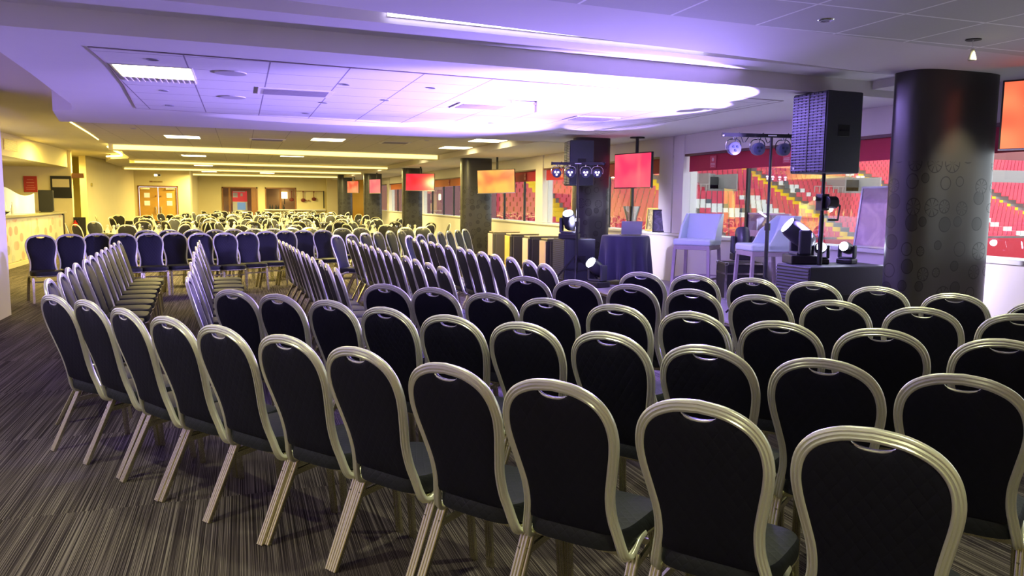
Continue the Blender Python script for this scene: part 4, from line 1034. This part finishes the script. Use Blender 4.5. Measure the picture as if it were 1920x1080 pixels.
tag(o, 'curved white wavy-topped board standing on the bar', 'board')
t = thing('serving_tray', 'black tray heaped with red and purple items on the bar', 'tray', (-5.15, 19.7, 1.16), .3)
MB().lathe([(.30, 0), (.42, .09), (.41, .10), (.29, .02), (0, .02)], 28).build('tray', M_black, t, smooth=.5)
for i in range(9):
    a = i * .7; MB().lathe([(0, 0), (.07, .03), (.08, .07), (.04, .12), (0, .13)], 12, Matrix.Translation((.2 * math.cos(a), .2 * math.sin(a), .03))).build('bundle', [mat('berry_red', (.35, .02, .05), .5), mat('violet_wrap', (.35, .18, .6), .4), M_china][i % 3], t, smooth=True)
for k, (x, y, h, lab) in enumerate(((-5.35, 18.0, .42, 'tall bright glass lamp on the bar, leftmost'), (-5.25, 18.7, .36, 'bright round bar lamp behind the black tray'), (-5.5, 22.0, .30, 'small bright lamp beside the curved white board'))):
    t = thing('bar_lamp', lab, 'lamp', (x, y, 1.16)); MB().cyl((0, 0, 0), (0, 0, .02), .07, 16).cyl((0, 0, 0), (0, 0, h - .1), .01, 8).build('stem', M_chrome, t)
    MB().lathe([(0, h - .15), (.07, h - .11), (.10, h - .03), (.07, h + .05), (0, h + .09)], 16).build('bulb', M_bulb, t, smooth=True)
for k in range(4):
    o = MB().lathe([(.035, 0), (.035, .18), (.013, .23), (.013, .29), (0, .29)], 14).build('bottle', mat('bottle_pale', (.7, .7, .6), .2), smooth=.5); o.location = (-5.42 + .09 * k, 20.9 + .25 * k, 1.16)
    tag(o, 'pale bottle standing in the cluster behind the tray on the bar', 'bottle', 'bottles on the bar')
t = thing('fire_extinguisher', 'red fire extinguisher on the black board beside the bar end', 'fire extinguisher', (-4.66, 26.30, .35))
MB().lathe([(.07, 0), (.075, .03), (.075, .42), (.03, .50), (.02, .54), (0, .54)], 18).build('cylinder', mat('extinguisher_red', (.60, .02, .015), .3), t, smooth=.5)
MB().box(-.03, .03, -.076, -.072, .12, .28).build('label', M_white, t); MB().box(-.05, .05, .0, .085, .2, .26).build('bracket', M_blackm, t); MB().bar((-.03, 0, .55), (.07, 0, .60), .02).tube(crom([(0, 0, .52), (.09, 0, .5), (.10, 0, .2)], 4), .012, 6).build('hose', M_black, t)
o = MB().box(-4.72, -4.40, 26.38, 26.44, 0, .98).build('black_board', M_black); tag(o, 'black low board in the passage beside the cream wall', 'board')
o = MB().cyl((-4.76, 29.9, 2.0), (-4.72, 29.9, 2.0), .06, 14).build('thermostat', mat('stat_grey', (.45, .38, .12), .5)); tag(o, 'small round grey fitting on the cream wall near the bar', 'wall fitting')

# ================================================================== STADIUM OUTSIDE
Y0, RISE, TREAD = 48.0, .34, .80
Z0 = -1.25
nrow = 17
ter = MB()
for r in range(nrow + 6):
    ter.box(6.0 if r > 1 else 7.5, 95, Y0 + r * TREAD, Y0 + (r + 1) * TREAD + .02, Z0 - 1.5, Z0 + r * RISE)
o = ter.build('terrace', M_concrete); tag(o, 'stepped concrete terrace of the stadium stand outside the windows', 'terrace')
o = MB().box(6.5, 95, Y0 - .35, Y0 - .25, Z0 - 2.5, Z0 + .25).build('perimeter_banner', mat('banner_red', (.50, .01, .03), .6)); tag(o, 'long red banner along the foot of the stadium stand', 'banner')
o = MB().box(6.9, 96, 14, 47.6, -2.75, -2.7).build('track', mat('outside_ground', (.30, .33, .28), .9)); o.name = 'ground_outside'; o['kind'] = 'structure'
o = MB().box(6.0, 95, Y0 + (nrow + 6) * TREAD + .06, Y0 + (nrow + 6) * TREAD + .4, -2, 9.5).build('stand_rear_wall', mat('stand_rear', (.30, .10, .10), .8)); tag(o, 'dull red rear wall of the stadium stand', 'wall')
aisles = [15.6, 21.6, 32.6 - .2, 44.0, 56.4, 68]
AW = 1.7
for k, ax in enumerate(aisles):
    m = MB()
    for r in range(nrow + 5): m.box(ax - AW / 2, ax + AW / 2, Y0 + r * TREAD - .02, Y0 + (r + .9) * TREAD, Z0 + r * RISE + .002, Z0 + r * RISE + .04).box(ax - AW / 2, ax + AW / 2, Y0 + r * TREAD - .03, Y0 + r * TREAD - .003, Z0 + (r - 1) * RISE + .05, Z0 + r * RISE + .04)
    o = m.build('aisle_steps', M_yel); tag(o, 'yellow aisle steps climbing the stadium stand, %s from the left' % ORD[k], 'steps', 'yellow aisle steps of the stand')
sm = MB().box(-.21, .21, -.02, .38, .40, .45).box(-.21, .21, .34, .40, .42, .80).box(-.04, .04, .1, .3, .02, .40)
import itertools
seat_me = {}
for nm2, mt_ in (('red', M_sred), ('white', M_swhite), ('grey', M_sgrey)): seat_me[nm2] = sm.mesh('stadium_seat', mt_)
spots = []
def colour(x, r):
    ax = 44.0
    if 38.7 < x < 40.6 and r < 9 and r > 2: return 'white'
    d = x - 33.5
    if 0 < d < 6 and abs((r - 7.2) + d * .9) < 1.6: return 'white' if (r - 7.2) + d * .9 < .9 else 'grey'
    if 43.0 < x < 46.5 and abs((r - 12.5) + (x - 44) * 1.2) < 1.5: return 'white' if (x + r) % 2 < 1.4 else 'grey'
    if abs(x - (62.0 - r * .5)) < .6: return 'white'
    return 'red'
x = 7.0
while x < 84:
    if not any(abs(x - a) < AW / 2 + .1 for a in aisles):
        for r in range(nrow + 5):
            if 6 <= r - 4 and (36.2 < x < 39.0 and r < 14 or 50 < x < 54 and r < 15): continue   # vomitory openings
            spots.append((x, r))
    x += .52
ang = lambda p: (p[0] ** 2 + (Y0 + p[1] * TREAD) ** 2)
def vis(p):
    # roughly what shows between sill and blind in front of the stage
    return 16.5 < p[0] < 62 and 0 <= p[1] < 15
order = sorted([p for p in spots if vis(p)], key=ang)
solo = set(order[:300])
for p in order[:300]:
    c = colour(*p)
    o = bpy.data.objects.new('stadium_seat', seat_me[c]); COL.objects.link(o); o.location = (p[0], Y0 + p[1] * TREAD + .1, Z0 + p[1] * RISE); 
    tag(o, '%s plastic tip-up seat in the near part of the stadium stand' % c, 'stadium seat', c + ' seats in the stand')
for c, lab in (('red', 'mass of red plastic seats filling the stadium stand'), ('white', 'white seats forming patterns in the stadium stand'), ('grey', 'dark grey seats among the white ones in the stand')):
    m = MB()
    for p in spots:
        if p in solo or colour(*p) != c: continue
        X = p[0]; Y = Y0 + p[1] * TREAD + .1; Z = Z0 + p[1] * RISE
        m.box(X - .21, X + .21, Y - .02, Y + .38, Z + .40, Z + .45).box(X - .21, X + .21, Y + .34, Y + .40, Z + .42, Z + .80)
    o = m.build('stadium_seating', {'red': M_sred, 'white': M_swhite, 'grey': M_sgrey}[c]); tag(o, lab, 'stadium seats', kind='stuff')
for x0, x1, lab in ((36.2, 39.0, 'grey concrete stairway opening in the stadium stand behind the lamp stand'), (50, 54, 'grey concrete stairway opening in the stadium stand left of the thick pillar')):
    t = thing('stairway_opening', lab, 'stairway', (x0, Y0 + 10 * TREAD, Z0 + 10 * RISE))
    MB().box(0, .15, -.1, 3.6, -.3, 1.9).box(x1 - x0 - .15, x1 - x0, -.1, 3.6, -.3, 1.9).box(0, x1 - x0, 3.2, 3.6, -.3, 2.0).build('walls', M_concrete, t)
    MB().box(.2, x1 - x0 - .2, 2.4, 3.2, 0, 1.7).build('dark_doorway', mat('void_grey', (.06, .06, .06), .9), t)
    m = MB()
    for i in range(7): m.bar((-3.2 + i * .5, -.1, 0), (-3.2 + i * .5, -.1, 1.0), .05)
    m.bar((-3.2, -.1, 1.0), (0, -.1, 1.0), .05); m.build('railing', mat('rail_grey', (.5, .48, .45), .5), t)
o = MB().box(60, 84, Y0 + 14 * TREAD, Y0 + 14.5 * TREAD, 3.4, 5.2).build('upper_fascia', mat('fascia_grey', (.35, .34, .33), .8)); tag(o, 'grey upper fascia of the stadium stand at the far right', 'fascia')
o = MB().box(7.2, 15.0, 46.6, 47.4, -2.5, 6).build('club_building', mat('plum_render', (.32, .13, .15), .8)); tag(o, 'dull plum building wall seen through the far windows', 'building')

# ================================================================== LIGHTS
def spot(name, loc, to, energy, size, col, blend=.3, rad=.03):
    l = bpy.data.lights.new(name, 'SPOT'); l.energy = energy; l.spot_size = math.radians(size); l.spot_blend = blend; l.color = col; l.shadow_soft_size = rad
    o = bpy.data.objects.new(name, l); COL.objects.link(o); o.location = loc
    o.rotation_euler = (Vector(to) - Vector(loc)).to_track_quat('-Z', 'Y').to_euler(); return o
def area(name, loc, to, energy, w, h, col):
    l = bpy.data.lights.new(name, 'AREA'); l.shape = 'RECTANGLE'; l.size = w; l.size_y = h; l.energy = energy; l.color = col
    o = bpy.data.objects.new(name, l); COL.objects.link(o); o.location = loc
    o.rotation_euler = (Vector(to) - Vector(loc)).to_track_quat('-Z', 'Y').to_euler(); return o
VIO = (.40, .29, 1.0)
spot('moving_head_and_fill_beam', (5.12, 6.58, 1.45), (3.9, 7.15, 2.65), 2800, 70, VIO, .25)
spot('moving_head_and_fill_beam', (5.42, 6.30, 1.25), (2.3, 8.9, 2.65), 4600, 22, VIO, .2)
spot('moving_head_and_fill_beam', (5.66, 6.34, 1.20), (4.2, 8.3, 2.65), 2200, 40, VIO, .2)
spot('moving_head_and_fill_beam', (4.90, 11.60, 1.35), (1.6, 11.3, 2.65), 3400, 16, VIO, .2)
spot('moving_head_and_fill_beam', (4.88, 10.66, .70), (3.1, 11.0, 2.65), 2000, 24, VIO, .2)
spot('moving_head_and_fill_beam', (4.95, 11.62, 1.40), (4.95, 10.4, 2.65), 300, 40, VIO, .2)
for p, e in (((4.75, 7.6, 1.5), 1700), ((4.6, 11.2, 1.6), 1500)):
    l = bpy.data.lights.new('stage_spill_fill', 'SPOT'); l.energy = e; l.color = (.36, .26, 1.0); l.spot_size = math.radians(150); l.spot_blend = 1; l.shadow_soft_size = .1
    o = bpy.data.objects.new('stage_spill_fill', l); COL.objects.link(o); o.location = p; o.rotation_euler = Vector((-1, -.1, .12)).to_track_quat('-Z', 'Y').to_euler()  # violet spots without fixtures, added for spill over ceiling and chairs
spot('moving_head_and_fill_beam', (5.38, 6.62, 1.25), (6.2, 9.4, .9), 420, 70, (.72, .68, 1.0), .6)  # extra beam added to brighten the stools and the window wall
spot('moving_head_and_fill_beam', (5.95, 6.30, 1.18), (6.68, 4.9, .8), 110, 90, (.78, .70, 1.0), .8)  # extra beam without a fixture, added to brighten the wall by the pillar
spot('moving_head_and_fill_beam', (4.95, 11.5, 1.30), (6.6, 12.6, .8), 160, 90, (.75, .70, 1.0), .8)  # further added beam onto the wall behind the far subwoofer
# downlights at the fitting and bulb, plus unseen ones added for the chairs
for x, y in ((3.47, 4.12), (4.8, 4.12), (.6, 3.2), (2.2, 2.9), (-1.2, 3.4), (4.2, 1.5), (1.2, .6), (-1.4, .4), (3.2, -1.), (-1.8, 5.)):
    spot('downlight_and_fill_beam', (x, y, 2.69), (x, y, 0), 95, 100, (.96, .95, .56), .7, .05)
spot('downlight_and_fill_beam', (5.8, 4.86, 2.69), (5.93, 5.25, 1.0), 90, 56, (1.0, .88, .5), .8, .04)
spot('passage_fill', (-5.2, 28.6, 2.85), (-5.2, 28.8, 0), 120, 150, (1.0, .78, .22), .8, .1)  # unseen spot added to brighten the dark passage
for x, y in ((-2.0, 1.5), (-.6, -1.6), (2.0, -2.2), (-2.2, -1.0)):
    spot('downlight_and_fill_beam', (x, y, 2.69), (x, y, 0), 150, 130, (1.0, .86, .40), .8, .05)  # unseen warm spots added for golden reflections on the chair legs
# hall
for x, y in ((-1.2, 17), (1.7, 16.6), (4.6, 17), (-1.2, 23), (1.6, 23), (4.6, 23), (-1.2, 30), (1.6, 30), (4.4, 30), (-1.4, 36.5), (1.4, 36.5), (4.2, 36.5), (1.2, 42)):
    area('panel_light', (x, y, 2.62), (x, y, 0), 200, .6, .6, (1.0, .80, .27))
for x, y in ((-4.0, 17), (-3.9, 22), (-4.0, 27.), (-3.9, 31), (-3.6, 35)):
    area('bar_aisle_light', (x, y, 2.85), (x - .2, y, 0), 170, .5, .5, (1.0, .76, .17))

w = bpy.data.worlds.new('world'); S.world = w; w.use_nodes = True
bg = w.node_tree.nodes['Background']; bg.inputs[0].default_value = (.90, .94, 1.0, 1); bg.inputs[1].default_value = 2.4
